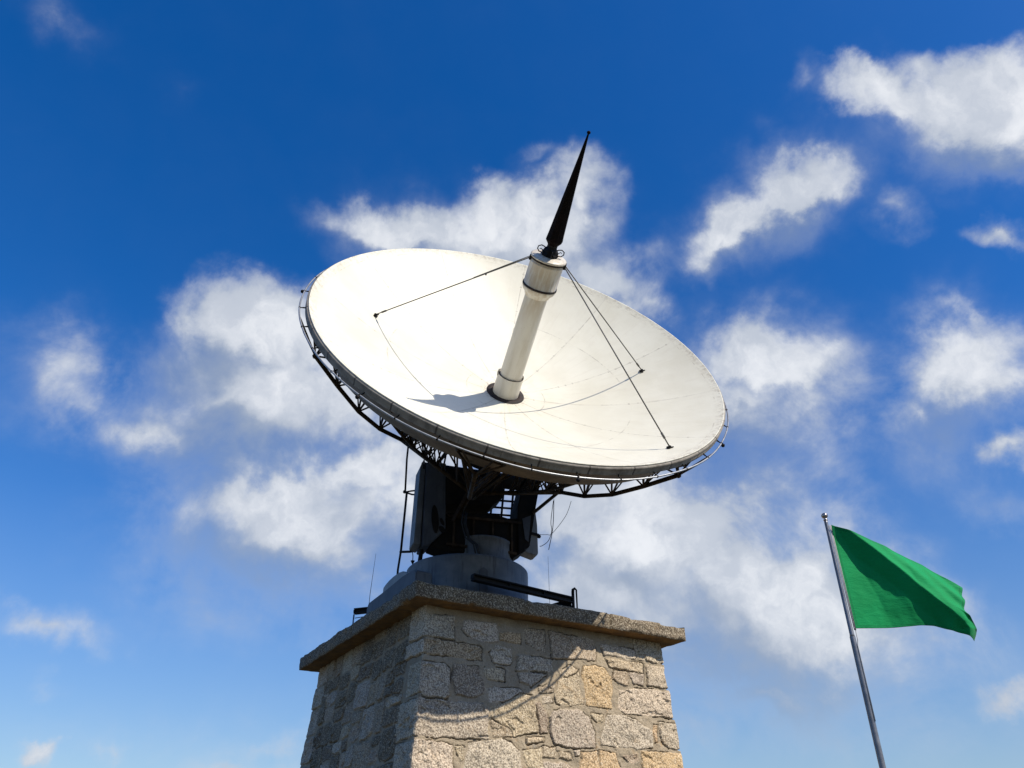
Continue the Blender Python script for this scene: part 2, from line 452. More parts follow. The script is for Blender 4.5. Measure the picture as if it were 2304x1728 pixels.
def stone_fn(kind):
    def fn(t, b, nt, out):
        tc = t.n('ShaderNodeTexCoord').outputs['Object']
        if kind == 'wall':
            vc = t.n('ShaderNodeVertexColor', layer_name='stone_tint')
            col = vc.outputs['Color']
            sm = t.math('MULTIPLY_ADD', vc.outputs['Alpha'], 0.8, 0.2)
        else:
            sm = 1.0
            col = t.mix(t.ss(t.noise(tc, 1.3, 5, 0.6), 0.35, 0.65), (0.145, 0.11, 0.068), (0.215, 0.162, 0.10))
        # iron stains
        st = t.ss(t.noise(tc, 3.4, 7, 0.68, dist=0.6), 0.56, 0.72)
        col = t.mix(t.math('MULTIPLY', st, 0.5), col, (0.42, 0.25, 0.10))
        pale = t.ss(t.noise(tc, 5.3, 6, 0.65), 0.58, 0.72)
        col = t.mix(t.math('MULTIPLY', pale, 0.35), col, (0.54, 0.49, 0.40))
        # granite grain
        g = t.noise(tc, 46.0, 3, 0.55)
        g2 = t.noise(tc, 105.0, 2, 0.5)
        dark = t.ss(g, 0.40, 0.54, 1.0, 0.0)
        lite = t.ss(g, 0.52, 0.64)
        col = t.mix(t.math('MULTIPLY', t.math('MULTIPLY', dark, sm), 0.66 if kind == 'wall' else 0.88), col, (0.08, 0.058, 0.037))
        col = t.mix(t.math('MULTIPLY', t.math('MULTIPLY', lite, sm), 0.5), col, (0.68, 0.60, 0.46))
        col = t.mix(t.math('MULTIPLY', t.ss(g2, 0.6, 0.68), 0.5), col, (0.05, 0.042, 0.035))
        pit = t.ss(t.noise(tc, 13.0, 5, 0.7), 0.66, 0.72)
        col = t.mix(t.math('MULTIPLY', pit, 0.7), col, (0.07, 0.045, 0.025))
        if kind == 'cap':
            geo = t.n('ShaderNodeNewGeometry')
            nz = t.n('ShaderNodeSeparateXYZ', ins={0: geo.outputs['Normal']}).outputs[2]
            # rust-brown soffit stain, with warm ground bounce painted into its colour
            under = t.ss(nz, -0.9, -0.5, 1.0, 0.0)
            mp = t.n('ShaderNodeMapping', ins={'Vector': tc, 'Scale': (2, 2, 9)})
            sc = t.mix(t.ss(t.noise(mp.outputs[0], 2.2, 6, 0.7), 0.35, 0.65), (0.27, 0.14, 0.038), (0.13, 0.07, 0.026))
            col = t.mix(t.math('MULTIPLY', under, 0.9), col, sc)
        h = t.math('ADD', t.math('MULTIPLY', g, 0.8), t.math('MULTIPLY', t.noise(tc, 14, 4), 0.7))
        h = t.math('SUBTRACT', h, t.math('MULTIPLY', pit, 0.4))
        setc(t, b, col, 0.88, 0.0, h, 0.75, 0.022)
    return mat("granite_" + kind, fn)
M_stone = stone_fn('wall')
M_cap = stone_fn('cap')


def ground_fn(t, b, nt, out):
    tc = t.n('ShaderNodeTexCoord').outputs['Object']
    col = t.mix(t.ss(t.noise(tc, 0.05, 8, 0.6), 0.4, 0.6), (0.055, 0.05, 0.026), (0.032, 0.042, 0.016))
    col = t.mix(t.ss(t.noise(tc, 2.5, 6, 0.7), 0.45, 0.65), col, (0.075, 0.055, 0.034))
    setc(t, b, col, 0.95, 0.0, t.noise(tc, 6, 6, 0.7), 0.6, 0.08)
M_ground = mat("dry_grass_and_earth", ground_fn)


def flag_fn(t, b, nt, out):
    tc = t.n('ShaderNodeTexCoord').outputs['Object']
    hem = t.n('ShaderNodeAttribute', attribute_name='hem').outputs['Fac']
    col = t.mix(t.ss(t.noise(tc, 2.0, 4), 0.3, 0.7), (0.0, 0.30, 0.088), (0.0, 0.255, 0.07))
    col = t.mix(t.math('MULTIPLY', hem, 0.55), col, (0.0, 0.12, 0.04))
    bp = t.n('ShaderNodeBump', ins={'Strength': 0.4, 'Distance': 0.02, 'Height': t.noise(t.n('ShaderNodeMapping', ins={'Vector': tc, 'Rotation': (0, 0.5, 0), 'Scale': (5, 5, 14)}).outputs[0], 1.2, 6, 0.65)})
    nt.links.new(bp.outputs[0], b.inputs['Normal'])
    nt.links.new(col, b.inputs['Base Color'])
    b.inputs['Roughness'].default_value = 0.7
    b.inputs['Specular IOR Level'].default_value = 0.12
    b.inputs['Sheen Weight'].default_value = 0.1
    tr = t.n('ShaderNodeBsdfTranslucent', ins={'Color': t.mix(0.0, (0.0, 0.30, 0.085), (0, 0, 0))})
    mx = t.n('ShaderNodeMixShader', ins={0: 0.13})
    nt.links.new(b.outputs[0], mx.inputs[1]); nt.links.new(tr.outputs[0], mx.inputs[2])
    nt.links.new(mx.outputs[0], out.inputs[0])
M_flag = mat("green_flag_cloth", flag_fn)

# ------------------------------------------------------------------ ground
g = MB()
g.add([(-6000, -6000, 0), (6000, -6000, 0), (6000, 6000, 0), (-6000, 6000, 0)], [(0, 1, 2, 3)])
g.build('ground', M_ground, kind='structure')

# ------------------------------------------------------------------ stone plinth
C0 = np.array([-1.4824745, 11.83396833, 0.0])          # plumb under the cap's near corner
ER = np.array([0.86321938, 0.50482897, 0.0])            # along the sunny face
EL = np.array([-0.50482897, 0.86321938, 0.0])           # along the shaded face
WR, WL = 5.449, 5.962
Z_CAP0, Z_CAP1 = 5.25, 5.50
OVER, BATTER = 0.37, 0.068


def off(z):
    return OVER - BATTER * (Z_CAP0 - z)


STONES = [('q',[(0.325,5.128),(0.843,5.13),(0.864,4.752),(0.327,4.752)]),('g',[(0.995,5.089),(1.641,5.137),(1.668,4.813),(1.404,4.78),(1.146,4.819),(0.983,4.931)]),('o',[(1.68,5.004),(2.095,5.027),(2.08,4.839),(1.675,4.83)]),('b',[(2.176,5.136),(2.575,5.157),(2.554,4.765),(2.358,4.773),(2.163,4.876)]),('qo',[(0.328,4.722),(0.847,4.729),(1.309,4.716),(1.362,4.682),(1.353,4.484),(0.963,4.478),(0.336,4.492)]),('g',[(1.607,4.764),(1.898,4.769),(1.902,4.573),(1.862,4.466),(1.552,4.471),(1.485,4.626)]),('g',[(2.004,4.667),(2.672,4.673),(2.692,4.465),(2.262,4.414),(1.968,4.407)]),('q',[(0.302,4.387),(0.695,4.374),(0.774,4.315),(0.791,3.908),(0.726,3.865),(0.289,3.897)]),('b',[(0.829,4.384),(1.271,4.4),(1.361,4.213),(1.405,4.081),(1.358,3.962),(1.188,3.898),(0.878,3.916),(0.798,4.154)]),('t',[(1.399,4.404),(1.764,4.405),(1.769,4.201),(1.476,4.205),(1.362,4.311)]),('g',[(2.015,4.372),(2.587,4.423),(2.248,4.165),(2.033,4.233)]),('g',[(1.451,4.105),(2.004,4.131),(2.12,4.053),(1.7,3.898),(1.47,3.877)]),('b',[(2.657,5.141),(3.054,5.139),(3.571,5.128),(3.623,4.867),(3.594,4.742),(3.349,4.736),(3.014,4.708),(2.662,4.688)]),('g',[(3.674,5.062),(4.588,5.063),(4.601,4.87),(4.054,4.862),(3.788,4.864)]),('t',[(3.809,4.811),(4.006,4.823),(4.58,4.834),(4.643,4.818),(4.631,4.66),(4.279,4.66),(3.846,4.673)]),('r',[(4.669,5.015),(5.035,5.059),(5.038,4.875),(4.701,4.859)]),('r',[(4.693,4.813),(5.047,4.841),(5.086,4.418),(4.686,4.434)]),('t',[(3.953,4.641),(4.262,4.642),(4.266,4.392),(4.06,4.414),(3.915,4.464)]),('g',[(4.291,4.645),(4.637,4.649),(4.584,4.424),(4.37,4.424)]),('o',[(3.297,4.622),(3.572,4.675),(3.76,4.641),(3.88,4.514),(3.906,4.345),(3.822,3.982),(3.307,3.978),(3.294,4.347),(3.254,4.469)]),('r',[(4.017,4.303),(4.564,4.389),(5.073,4.39),(5.155,4.206),(5.131,3.935),(4.099,3.923),(3.974,4.006)]),('t',[(2.763,4.344),(3.209,4.538),(3.209,4.286),(3.256,3.994),(2.97,3.948),(2.718,3.946),(2.689,4.053)]),('b',[(2.39,4.214),(2.692,4.245),(2.707,4.125),(2.531,4.098),(2.383,4.103)]),('g',[(2.442,4.059),(2.616,4.076),(2.658,3.97),(2.445,3.921)]),('t',[(2.783,4.429),(3.033,4.624),(3.211,4.559),(2.96,4.396)]),('g',[(2.623,3.839),(2.789,3.893),(3.171,3.916),(3.341,3.82),(3.444,3.591),(3.434,3.348),(3.01,3.321),(2.621,3.342),(2.55,3.525),(2.567,3.747)]),('t',[(3.4,3.885),(3.637,3.885),(3.634,3.764),(3.5,3.734),(3.391,3.805)]),('g',[(3.716,3.882),(4.054,3.9),(4.363,3.853),(4.459,3.768),(4.641,3.689),(4.627,3.415),(4.245,3.381),(3.523,3.392),(3.536,3.5),(3.629,3.724)]),('r',[(4.813,3.858),(5.179,3.887),(5.23,3.639),(5.187,3.431),(4.958,3.426),(4.824,3.539)]),('o',[(4.69,3.806),(4.776,3.813),(4.737,3.523),(4.679,3.509),(4.636,3.658)]),('ro',[(4.338,3.367),(5.179,3.389),(5.258,3.153),(5.241,2.945),(4.322,2.95)]),('b',[(3.924,3.283),(4.263,3.323),(4.285,3.207),(4.197,3.163),(4.053,3.174)]),('o',[(3.154,3.273),(3.435,3.3),(3.469,3.057),(3.45,2.908),(2.992,2.886)]),('o',[(3.474,3.312),(3.809,3.304),(3.895,3.08),(3.912,2.93),(3.475,2.909)]),('t',[(2.403,3.3),(2.654,3.307),(2.66,3.15),(2.391,3.125)]),('t',[(2.686,3.253),(2.919,3.268),(2.943,3.139),(2.689,3.143)]),('g',[(2.388,3.089),(2.842,3.096),(2.945,3.029),(2.931,2.883),(2.199,2.847),(2.21,3.025)]),('g',[(2.971,3.299),(3.132,3.3),(3.086,3.213),(2.999,3.207)]),('q',[(0.272,3.837),(0.75,3.845),(1.347,3.843),(1.425,3.775),(1.44,3.371),(1.444,3.327),(0.822,3.31),(0.253,3.296)]),('t',[(1.482,3.808),(1.833,3.954),(2.015,4.059),(2.268,4.053),(2.298,3.948),(2.342,3.491),(1.881,3.412),(1.817,3.527),(1.49,3.668)]),('b',[(1.501,3.641),(1.805,3.526),(1.859,3.419),(1.506,3.358),(1.472,3.593)]),('q',[(0.245,3.253),(0.51,3.262),(0.833,3.224),(0.858,2.917),(0.859,2.783),(0.207,2.751)]),('t',[(0.886,3.218),(1.025,3.228),(1.036,3.046),(0.983,3.009),(0.898,3.141)]),('g',[(1.11,3.26),(1.652,3.377),(1.81,3.343),(1.987,3.2),(1.999,2.978),(1.789,2.784),(1.015,2.748),(1.046,3.047)]),('t',[(2.113,3.41),(2.445,3.438),(2.439,3.349),(2.12,3.327)]),('t',[(2.035,3.24),(2.388,3.29),(2.403,3.0),(2.079,2.982)]),('b',[(2.309,3.939),(2.409,3.978),(2.531,3.793),(2.522,3.504),(2.376,3.475)])]
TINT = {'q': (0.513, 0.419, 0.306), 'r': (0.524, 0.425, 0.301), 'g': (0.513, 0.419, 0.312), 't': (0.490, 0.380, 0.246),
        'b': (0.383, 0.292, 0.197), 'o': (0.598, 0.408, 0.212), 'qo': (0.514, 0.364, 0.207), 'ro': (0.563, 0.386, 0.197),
        'd': (0.180, 0.130, 0.074)}  # 'd': brown rubble tint with the wall's shade painted in
MORTAR = (0.325, 0.26, 0.175)


class VN:
    """value noise on a grid, for the rough of the masonry"""
    def __init__(self, seed):
        self.g = np.random.default_rng(seed).random((257, 257))
    def at(self, x, y):
        xi = np.floor(x).astype(int); yi = np.floor(y).astype(int)
        fx = x - xi; fy = y - yi
        fx = fx * fx * (3 - 2 * fx); fy = fy * fy * (3 - 2 * fy)
        a, b_, c, d = (self.g[(xi + i) % 257, (yi + j) % 257] for i, j in ((0, 0), (1, 0), (0, 1), (1, 1)))
        return (a * (1 - fx) + b_ * fx) * (1 - fy) + (c * (1 - fx) + d * fx) * fy - 0.5
    def fbm(self, x, y, o=4, r=0.55):
        s = 0; a = 1
        for i in range(o):
            s = s + a * self.at(x * 2 ** i + 17 * i, y * 2 ** i + 31 * i); a *= r
        return s


def poly_sdf(P, poly):
    """positive inside"""
    x, y = P[:, 0], P[:, 1]
    d = np.full(len(P), 1e9); ins = np.zeros(len(P), bool)
    m = len(poly)
    for i in range(m):
        ax, ay = poly[i]; bx, by = poly[(i + 1) % m]
        ex, ey = bx - ax, by - ay
        tt = np.clip(((x - ax) * ex + (y - ay) * ey) / (ex * ex + ey * ey + 1e-12), 0, 1)
        d = np.minimum(d, np.hypot(x - ax - tt * ex, y - ay - tt * ey))
        c = ((ay > y) != (by > y)) & (x < (bx - ax) * (y - ay) / (by - ay + 1e-15) + ax)
        ins ^= c
    return np.where(ins, d, -d)


def split_rect(x0, x1, y0, y1, out, rr, wmin=0.34, wmax=0.8):
    w, h = x1 - x0, y1 - y0
    if w > wmax * rr.uniform(0.75, 1.15) and (w > h * rr.uniform(0.8, 1.5) or h < 0.5):
        c = x0 + w * rr.uniform(0.36, 0.64)
        split_rect(x0, c, y0, y1, out, rr); split_rect(c, x1, y0, y1, out, rr)
    elif h > 0.52 * rr.uniform(0.8, 1.2):
        c = y0 + h * rr.uniform(0.34, 0.66)
        split_rect(x0, x1, y0, c, out, rr); split_rect(x0, x1, c, y1, out, rr)
    else:
        out.append((x0, x1, y0, y1))


def rubble(x0, x1, y0, y1, seed, shade_tint=False):
    rr = np.random.default_rng(seed); rects = []
    split_rect(x0, x1, y0, y1, rects, rr)
    st = []
    for a, b_, c, d in rects:
        gap = 0.018
        j = lambda s: rr.uniform(-s, s)
        w, h = b_ - a, d - c
        a += gap; b_ -= gap; c += gap; d -= gap
        k = 0.16
        poly = [(a + rr.uniform(0, k * w), c + j(.015)), (b_ - rr.uniform(0, k * w), c + j(.015)),
                (b_ + j(.012), c + rr.uniform(0.1, 0.35) * h), (b_ + j(.012), d - rr.uniform(0.05, 0.3) * h),
                (b_ - rr.uniform(0, k * w), d + j(.015)), (a + rr.uniform(0, k * w), d + j(.015)),
                (a + j(.012), d - rr.uniform(0.05, 0.3) * h), (a + j(.012), c + rr.uniform(0.05, 0.3) * h)]
        if shade_tint: k_ = rr.choice(['b', 'd', 't', 'g'], p=[.3, .5, .12, .08])      # darker stone mix: shade painted into the tints away from the sun
        else: k_ = rr.choice(['g', 't', 'b', 'o'], p=[.22, .34, .36, .08])
        st.append((k_, poly))
    return st


QZ = [(4.752, 5.4), (4.49, 4.72), (3.9, 4.385), (3.297, 3.837), (2.752, 3.255), (2.2, 2.71), (1.66, 2.16), (1.1, 1.62), (0.52, 1.06), (-0.2, 0.48)]
RZ = [(4.87, 5.4), (4.43, 4.83), (3.93, 4.39), (3.43, 3.87), (2.95, 3.375), (2.42, 2.91), (1.9, 2.38), (1.35, 1.86), (0.8, 1.31), (-0.2, 0.76)]


def quoins(zs, W, side, lens):
    st = []
    for i, (a, b_) in enumerate(zs):
        l = lens[i % len(lens)]
        if side == 0: st.append(('q', [(-0.6, a), (off(a) + l, a), (off(a) + l + .02, (a + b_) / 2), (off(a) + l, b_), (-0.6, b_)]))
        else: st.append(('r', [(W - off(a) - l, a), (W + 0.6, a), (W + 0.6, b_), (W - off(a) - l, b_)]))
    return st


def sunny_stones():
    st = []
    for k, poly in STONES:
        if k in ('q', 'qo'): poly = [(x - 0.7 if x < 0.45 else x, y) for x, y in poly]
        if k in ('r', 'ro'): poly = [(x + 0.6 if x > 5.0 else x, y) for x, y in poly]
        # straighten the wrapped quoin joints so both faces agree on the arris
        st.append((k, poly))
    st += quoins(QZ[5:], WR, 0, [0.75, 0.5, 0.85, 0.55, 0.7])
    st += quoins([RZ[0]] + RZ[5:], WR, 1, [0.62, 0.5, 0.8, 0.55, 0.7, 0.6])
    st += rubble(0.95, 4.62, 0.0, 2.72, 5)
    # small pinning stones left between the large ones under the cap
    return st


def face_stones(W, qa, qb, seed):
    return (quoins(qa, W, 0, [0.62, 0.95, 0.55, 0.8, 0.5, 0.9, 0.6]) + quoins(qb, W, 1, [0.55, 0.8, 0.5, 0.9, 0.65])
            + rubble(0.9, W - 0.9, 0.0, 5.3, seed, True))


def wall_face(W, stones, nx, nz, zlo, seed):
    """height and colour grids of one face; s runs from corner to corner"""
    zs = np.concatenate([np.linspace(0, zlo, max(2, int(nz * 0.22)), endpoint=False), np.linspace(zlo, Z_CAP0, nz)])
    u = np.linspace(0, 1, nx)
    U, Zg = np.meshgrid(u, zs)
    o = off(Zg)
    S = o + U * (W - 2 * o)
    vn = VN(seed); vn2 = VN(seed + 1)
    jx = vn.fbm(S * 7, Zg * 7, 3) * 0.030 + vn.fbm(S * 26 + 9, Zg * 26, 2) * 0.012
    jz = vn2.fbm(S * 7, Zg * 7, 3) * 0.030 + vn2.fbm(S * 26 + 9, Zg * 26, 2) * 0.012
    P = np.stack([(S + jx).ravel(), (Zg + jz).ravel()], 1)
    H = (vn.fbm(S * 9, Zg * 9, 4) * 0.02 + 0.008).ravel()
    colr = np.tile(np.array(MORTAR), (len(P), 1)) * (1 + 0.25 * vn.fbm(S * 5, Zg * 5, 3).ravel()[:, None])
    mask = np.zeros(len(P))
    rr = np.random.default_rng(seed + 5)
    for k, poly in stones:
        pa = np.array(poly); lo = pa.min(0) - 0.1; hi = pa.max(0) + 0.1
        idx = np.where((P[:, 0] > lo[0]) & (P[:, 0] < hi[0]) & (P[:, 1] > lo[1]) & (P[:, 1] < hi[1]))[0]
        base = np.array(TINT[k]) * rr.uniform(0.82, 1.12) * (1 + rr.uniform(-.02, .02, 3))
        tx, tz = rr.uniform(-.05, .05, 2); top = rr.uniform(0.021, 0.034)
        if len(idx) == 0: continue
        d = poly_sdf(P[idx], poly)
        q = P[idx]; cen = pa.mean(0)
        cut = np.clip(d / 0.022, 0, 1); prof = 1 - (1 - cut) ** 2.0
        rough = vn2.fbm(q[:, 0] * 5 + 3, q[:, 1] * 5, 5, 0.65) * 0.034
        size = np.clip(d / 0.12, 0, 1)
        h = prof * (top + (tx * (q[:, 0] - cen[0]) + tz * (q[:, 1] - cen[1])).clip(-.02, .02)) + rough * size
        # scabbled steps: parts of the stone face broken back
        st_ = vn.fbm(q[:, 0] * 3.1 + 50, q[:, 1] * 4.3 + 20, 3)
        h -= 0.022 * (st_ > 0.30) * np.clip(d / 0.03, 0, 1)
        # open joint just outside the stone, deepest along its lower edge
        m_in = d > 0
        near = (d > -0.0095) & (~m_in) & (vn2.at(q[:, 0] * 3.3, q[:, 1] * 3.3) > 0.06)
        hh = H[idx]
        hh[near] = np.minimum(hh[near], -0.020)
        sel = m_in & (h > hh - 0.02)
        hh[sel] = h[sel]
        H[idx] = hh
        w = np.clip((d + 0.002) / 0.012, 0, 1)[:, None]
        cc = base[None, :] * (1 + 0.22 * vn.fbm(q[:, 0] * 4, q[:, 1] * 4 + 40, 3)[:, None])
        colr[idx] = colr[idx] * (1 - w) + cc * w
        mask[idx] = np.maximum(mask[idx], w[:, 0])
        colr[idx[near]] = np.array((0.055, 0.04, 0.028))
    return S, Zg, H.reshape(S.shape), np.concatenate([colr, mask[:, None]], 1).reshape(S.shape + (4,))


def build_wall(parent):
    specs = [  # origin, direction, width, columns, rows, dense-from, stones
        (C0, ER, WR, 470, 300, 2.6, sunny_stones(), 31),
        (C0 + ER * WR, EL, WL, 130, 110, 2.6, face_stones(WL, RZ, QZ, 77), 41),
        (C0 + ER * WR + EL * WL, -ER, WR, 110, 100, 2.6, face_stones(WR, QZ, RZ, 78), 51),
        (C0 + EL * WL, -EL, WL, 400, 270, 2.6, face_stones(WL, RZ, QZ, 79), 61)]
    res = []
    for i, (o, e, W, nx, nz, zl, st, sd) in enumerate(specs):
        res.append(wall_face(W, st, nx, nz, zl, sd))
    V, F, CLR = [], [], []
    ofs = 0
    for i, (o, e, W, nx, nz, zl, st, sd) in enumerate(specs):
        S, Zg, H, cl = res[i]
        n = np.array([e[1], -e[0], 0.0])
        # both faces share one arris: blend the end columns to a common height and diagonal push
        def blend(dist):
            return np.clip(1 - dist / 0.05, 0, 1)
        o_ = off(Zg)
        d0 = S - o_; d1 = (W - o_) - S
        prev_n = np.array([specs[i - 1][1][1], -specs[i - 1][1][0], 0.0])
        nxt = specs[(i + 1) % 4][1]; next_n = np.array([nxt[1], -nxt[0], 0.0])
        def arris(seed, z, cut):
            q = VN(seed); hh = 0.026 + q.fbm(z * 3, z * 0 + 2, 4) * 0.03
            for a, b_ in cut:
                hh = np.where(np.abs(z - a) < 0.014, -0.012, hh)
            return hh
        A0 = arris(200 + i, Zg, QZ if i in (0, 2) else RZ)
        A1 = arris(200 + (i + 1) % 4, Zg, RZ if i in (0, 2) else QZ)
        w0, w1 = blend(d0), blend(d1)
        Hn = H * (1 - w0) * (1 - w1) + A0 * w0 + A1 * w1
        D = n[None, None, :] * Hn[..., None] + prev_n[None, None, :] * (A0 * w0)[..., None] + next_n[None, None, :] * (A1 * w1)[..., None]
        D -= (n + prev_n)[None, None, :] * (0.016 * w0 ** 2)[..., None] + (n + next_n)[None, None, :] * (0.016 * w1 ** 2)[..., None]
        P = o[None, None, :] + e[None, None, :] * S[..., None] - n[None, None, :] * o_[..., None] + D
        P[..., 2] = Zg
        r, c = S.shape
        V.append(P.reshape(-1, 3)); CLR.append(cl.reshape(-1, 4))
        ii = (np.arange(r - 1)[:, None] * c + np.arange(c - 1)[None, :]).ravel() + ofs
        F.append(np.stack([ii, ii + 1, ii + c + 1, ii + c], 1))
        ofs += r * c
    V = np.concatenate(V); F = np.concatenate(F); CLR = np.concatenate(CLR)
    me = bpy.data.meshes.new('wall')
    me.vertices.add(len(V)); me.vertices.foreach_set('co', V.astype(np.float32).ravel())
    me.loops.add(F.size); me.loops.foreach_set('vertex_index', F.astype(np.int32).ravel())
    me.polygons.add(len(F))
    me.polygons.foreach_set('loop_start', np.arange(0, F.size, 4, dtype=np.int32))
    me.polygons.foreach_set('loop_total', np.full(len(F), 4, dtype=np.int32))
    me.update(calc_edges=True)
    at = me.color_attributes.new('stone_tint', 'FLOAT_COLOR', 'POINT')
    at.data.foreach_set('color', np.clip(CLR, [0.01, 0.01, 0.01, 0.0], 1).astype(np.float32).ravel())
    me.polygons.foreach_set('use_smooth', np.ones(len(F), dtype=bool))
    me.materials.append(M_stone)
    return link('wall', me, parent)


def build_cap(parent):
    """four sides, soffit and top of the cap slab as one skin, with chipped arrises and butt joints"""
    b = MB(); vn = VN(300)
    ctr = C0 + ER * WR / 2 + EL * WL / 2
    nz = 14; step = 0.03
    specs = [(C0, ER, WR), (C0 + ER * WR, EL, WL), (C0 + ER * WR + EL * WL, -ER, WR), (C0 + EL * WL, -EL, WL)]
    joints = {0: [2.0, 3.72], 1: [1.9, 4.0], 2: [1.8, 3.6], 3: [1.6, 3.1, 4.6]}
    for i, (o, e, W) in enumerate(specs):
        n = np.array([e[1], -e[0], 0.0]); m = int(W / step)
        s = np.linspace(0, W, m + 1); zz = np.linspace(0, 1, nz)
        verts = []
        nxt = specs[(i + 1) % 4][1]; nn = np.array([nxt[1], -nxt[0], 0.0]); pe = specs[i - 1][1]; pn = np.array([pe[1], -pe[0], 0.0])
        for k in range(nz):
            for j in range(m + 1):
                x = s[j]
                rough = vn.fbm(np.array([x * 6 + 40 * i]), np.array([zz[k] * 1.6]), 4)[0] * 0.03
                edge = min(zz[k], 1 - zz[k]) * 0.25
                rnd = 0.018 * max(0, 1 - edge / 0.03) ** 2
                chip = max(0, vn.fbm(np.array([x * 3 + 11 * i]), np.array([5.5 + (zz[k] > .5) * 9]), 3)[0] - 0.28) * 0.22 * max(0, 1 - edge / 0.05)
                h = rough - rnd - chip
                for jt in joints[i]:
                    if abs(x - jt) < 0.018: h -= 0.035
                top = vn.fbm(np.array([x * 1.7 + 7 * i]), np.array([33.0]), 3)[0] * 0.03
                if i == 0 and x > 4.85: top -= 0.03
                z = Z_CAP0 + (Z_CAP1 - Z_CAP0 + top) * zz[k]
                w0 = max(0, 1 - x / 0.04); w1 = max(0, 1 - (W - x) / 0.04)
                hc = -0.012
                p = o + e * x + n * (h * (1 - w0) * (1 - w1) + hc * (w0 + w1)) + pn * hc * w0 + nn * hc * w1
                verts.append((p[0], p[1], z))
        faces = [(k * (m + 1) + j, k * (m + 1) + j + 1, (k + 1) * (m + 1) + j + 1, (k + 1) * (m + 1) + j)
                 for k in range(nz - 1) for j in range(m)]
        b.add(verts, faces, True)
        # soffit strip and top strip of this side, running in to the middle
        for row, zt in ((0, Z_CAP0), (nz - 1, None)):
            vv = []; off_ = row * (m + 1)
            rows = 9
            for q in range(rows):
                f = (q / (rows - 1)) ** 1.5
                for j in range(m + 1):
                    p = np.array(verts[off_ + j]); tgt = ctr.copy(); tgt[2] = Z_CAP0 if row == 0 else Z_CAP1
                    r = p * (1 - f) + tgt * f
                    r[2] += vn.fbm(np.array([r[0] * 4]), np.array([r[1] * 4]), 3)[0] * 0.02 * min(1, f * 12) * (1 if f < .99 else 0)
                    vv.append(r)
            ff = []
            for q in range(rows - 1):
                for j in range(m):
                    a = q * (m + 1) + j
                    f4 = (a, a + m + 1, a + m + 2, a + 1) if row == 0 else (a, a + 1, a + m + 2, a + m + 1)
                    ff.append(f4 if row == 0 else f4)
            b.add(vv, ff, False)
    return b.build('coping_slab', M_cap, parent, recalc=False)


plinth = thing('stone_plinth', C0 + ER * WR / 2 + EL * WL / 2,
               'battered granite rubble plinth with wide overhanging cap slab carrying the dish', 'stone plinth')
build_wall(plinth)
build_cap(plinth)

# ------------------------------------------------------------------ satellite dish
VTX = Vector((-0.13597888, 13.05840848, 9.65546305))
AX = Vector((0.95153946, 0.30752668, 0.0))
BX = Vector((-0.1429088, 0.44218394, 0.88546622))
NX = Vector((0.27230449, -0.84255605, 0.46470374))
R = 3.9967; D0 = 1.3093; FO = R * R / (4 * D0)
DM = Matrix(((AX.x, BX.x, NX.x, VTX.x), (AX.y, BX.y, NX.y, VTX.y), (AX.z, BX.z, NX.z, VTX.z), (0, 0, 0, 1)))
PX, PY, PZ = -0.60, 15.0, 5.5                              # the vertical axis of the mount
YH = Vector((0.95154353, 0.30751407, 0.0))                 # across the yoke
YB = Vector((-0.30751407, 0.95154353, 0.0))                # towards the back of the yoke
YO = Vector((PX, PY, 0.0))

dish = thing('satellite_dish', (PX, PY, PZ),
             'large cream dish antenna with black spike on central mast, standing on the stone plinth', 'satellite dish')


def zp(r): return r * r / (4 * FO)


def pol(r, deg, z): return Vector((r * math.cos(R_(deg)), r * math.sin(R_(deg)), z))


# reflector: concave skin with a rolled lip
b = MB()
prof = [(r, zp(r)) for r in np.linspace(0.37, R - 0.02, 46)] + [(R - 0.008, zp(R) - 0.003), (R, zp(R) - 0.012), (R, zp(R) - 0.03)]
b.lathe(prof, 240)
reflector = b.build('reflector', M_dish, dish, DM, recalc=False)
b = MB()
b.lathe([(R - 0.012, zp(R) - 0.06), (R - 0.01, zp(R) - 0.166), (R - 0.04, zp(R) - 0.18), (3.58, 0.60), (3.50, 0.57), (3.3, zp(3.3) - 0.16), (3.2, zp(3.2) - 0.055)] + [(r, zp(r) - 0.055) for r in np.linspace(3.15, 0.37, 26)] + [(0.37, zp(0.37) - 0.004)], 160)
b.build('back_shell', M_backshell, dish, DM, recalc=False)
# band round the rim
b = MB()
b.lathe([(R + 0.004, zp(R) - 0.028), (R + 0.03, zp(R) - 0.036), (R + 0.034, zp(R) - 0.06), (R + 0.028, zp(R) - 0.145),
         (R + 0.036, zp(R) - 0.152), (R + 0.036, zp(R) - 0.162), (R - 0.03, zp(R) - 0.162), (R - 0.03, zp(R) - 0.06)], 240)
b.build('rim_band', M_skirt, dish, DM, recalc=False)
# pipe carried outside the band on studs
RR, RZ_ = R + 0.13, zp(R) - 0.165
b = MB()
b.tube([pol(RR + 0.004 * math.sin(k * 0.37), k * 1.5, RZ_ + 0.003 * math.sin(k * 0.23)) for k in range(240)], 0.0155, 6, closed=True)
rail = b.build('rim_rail', M_rail, dish, DM)
for k in range(36):
    a = k * 10 + 3
    q = MB()
    q.tube([pol(R + 0.02, a, zp(R) - 0.14), pol(RR, a, RZ_)], 0.007, 5)
    q.tube([pol(R + 0.0, a, zp(R) - 0.16), pol(RR, a, RZ_)], 0.007, 5)
    if k % 5 == 2: q.ball(pol(RR + 0.035, a, RZ_ - 0.02), 0.036, 8)
    q.ball(pol(RR, a, RZ_), 0.022, 8)
    q.build('rail_bracket', M_black, rail, DM)

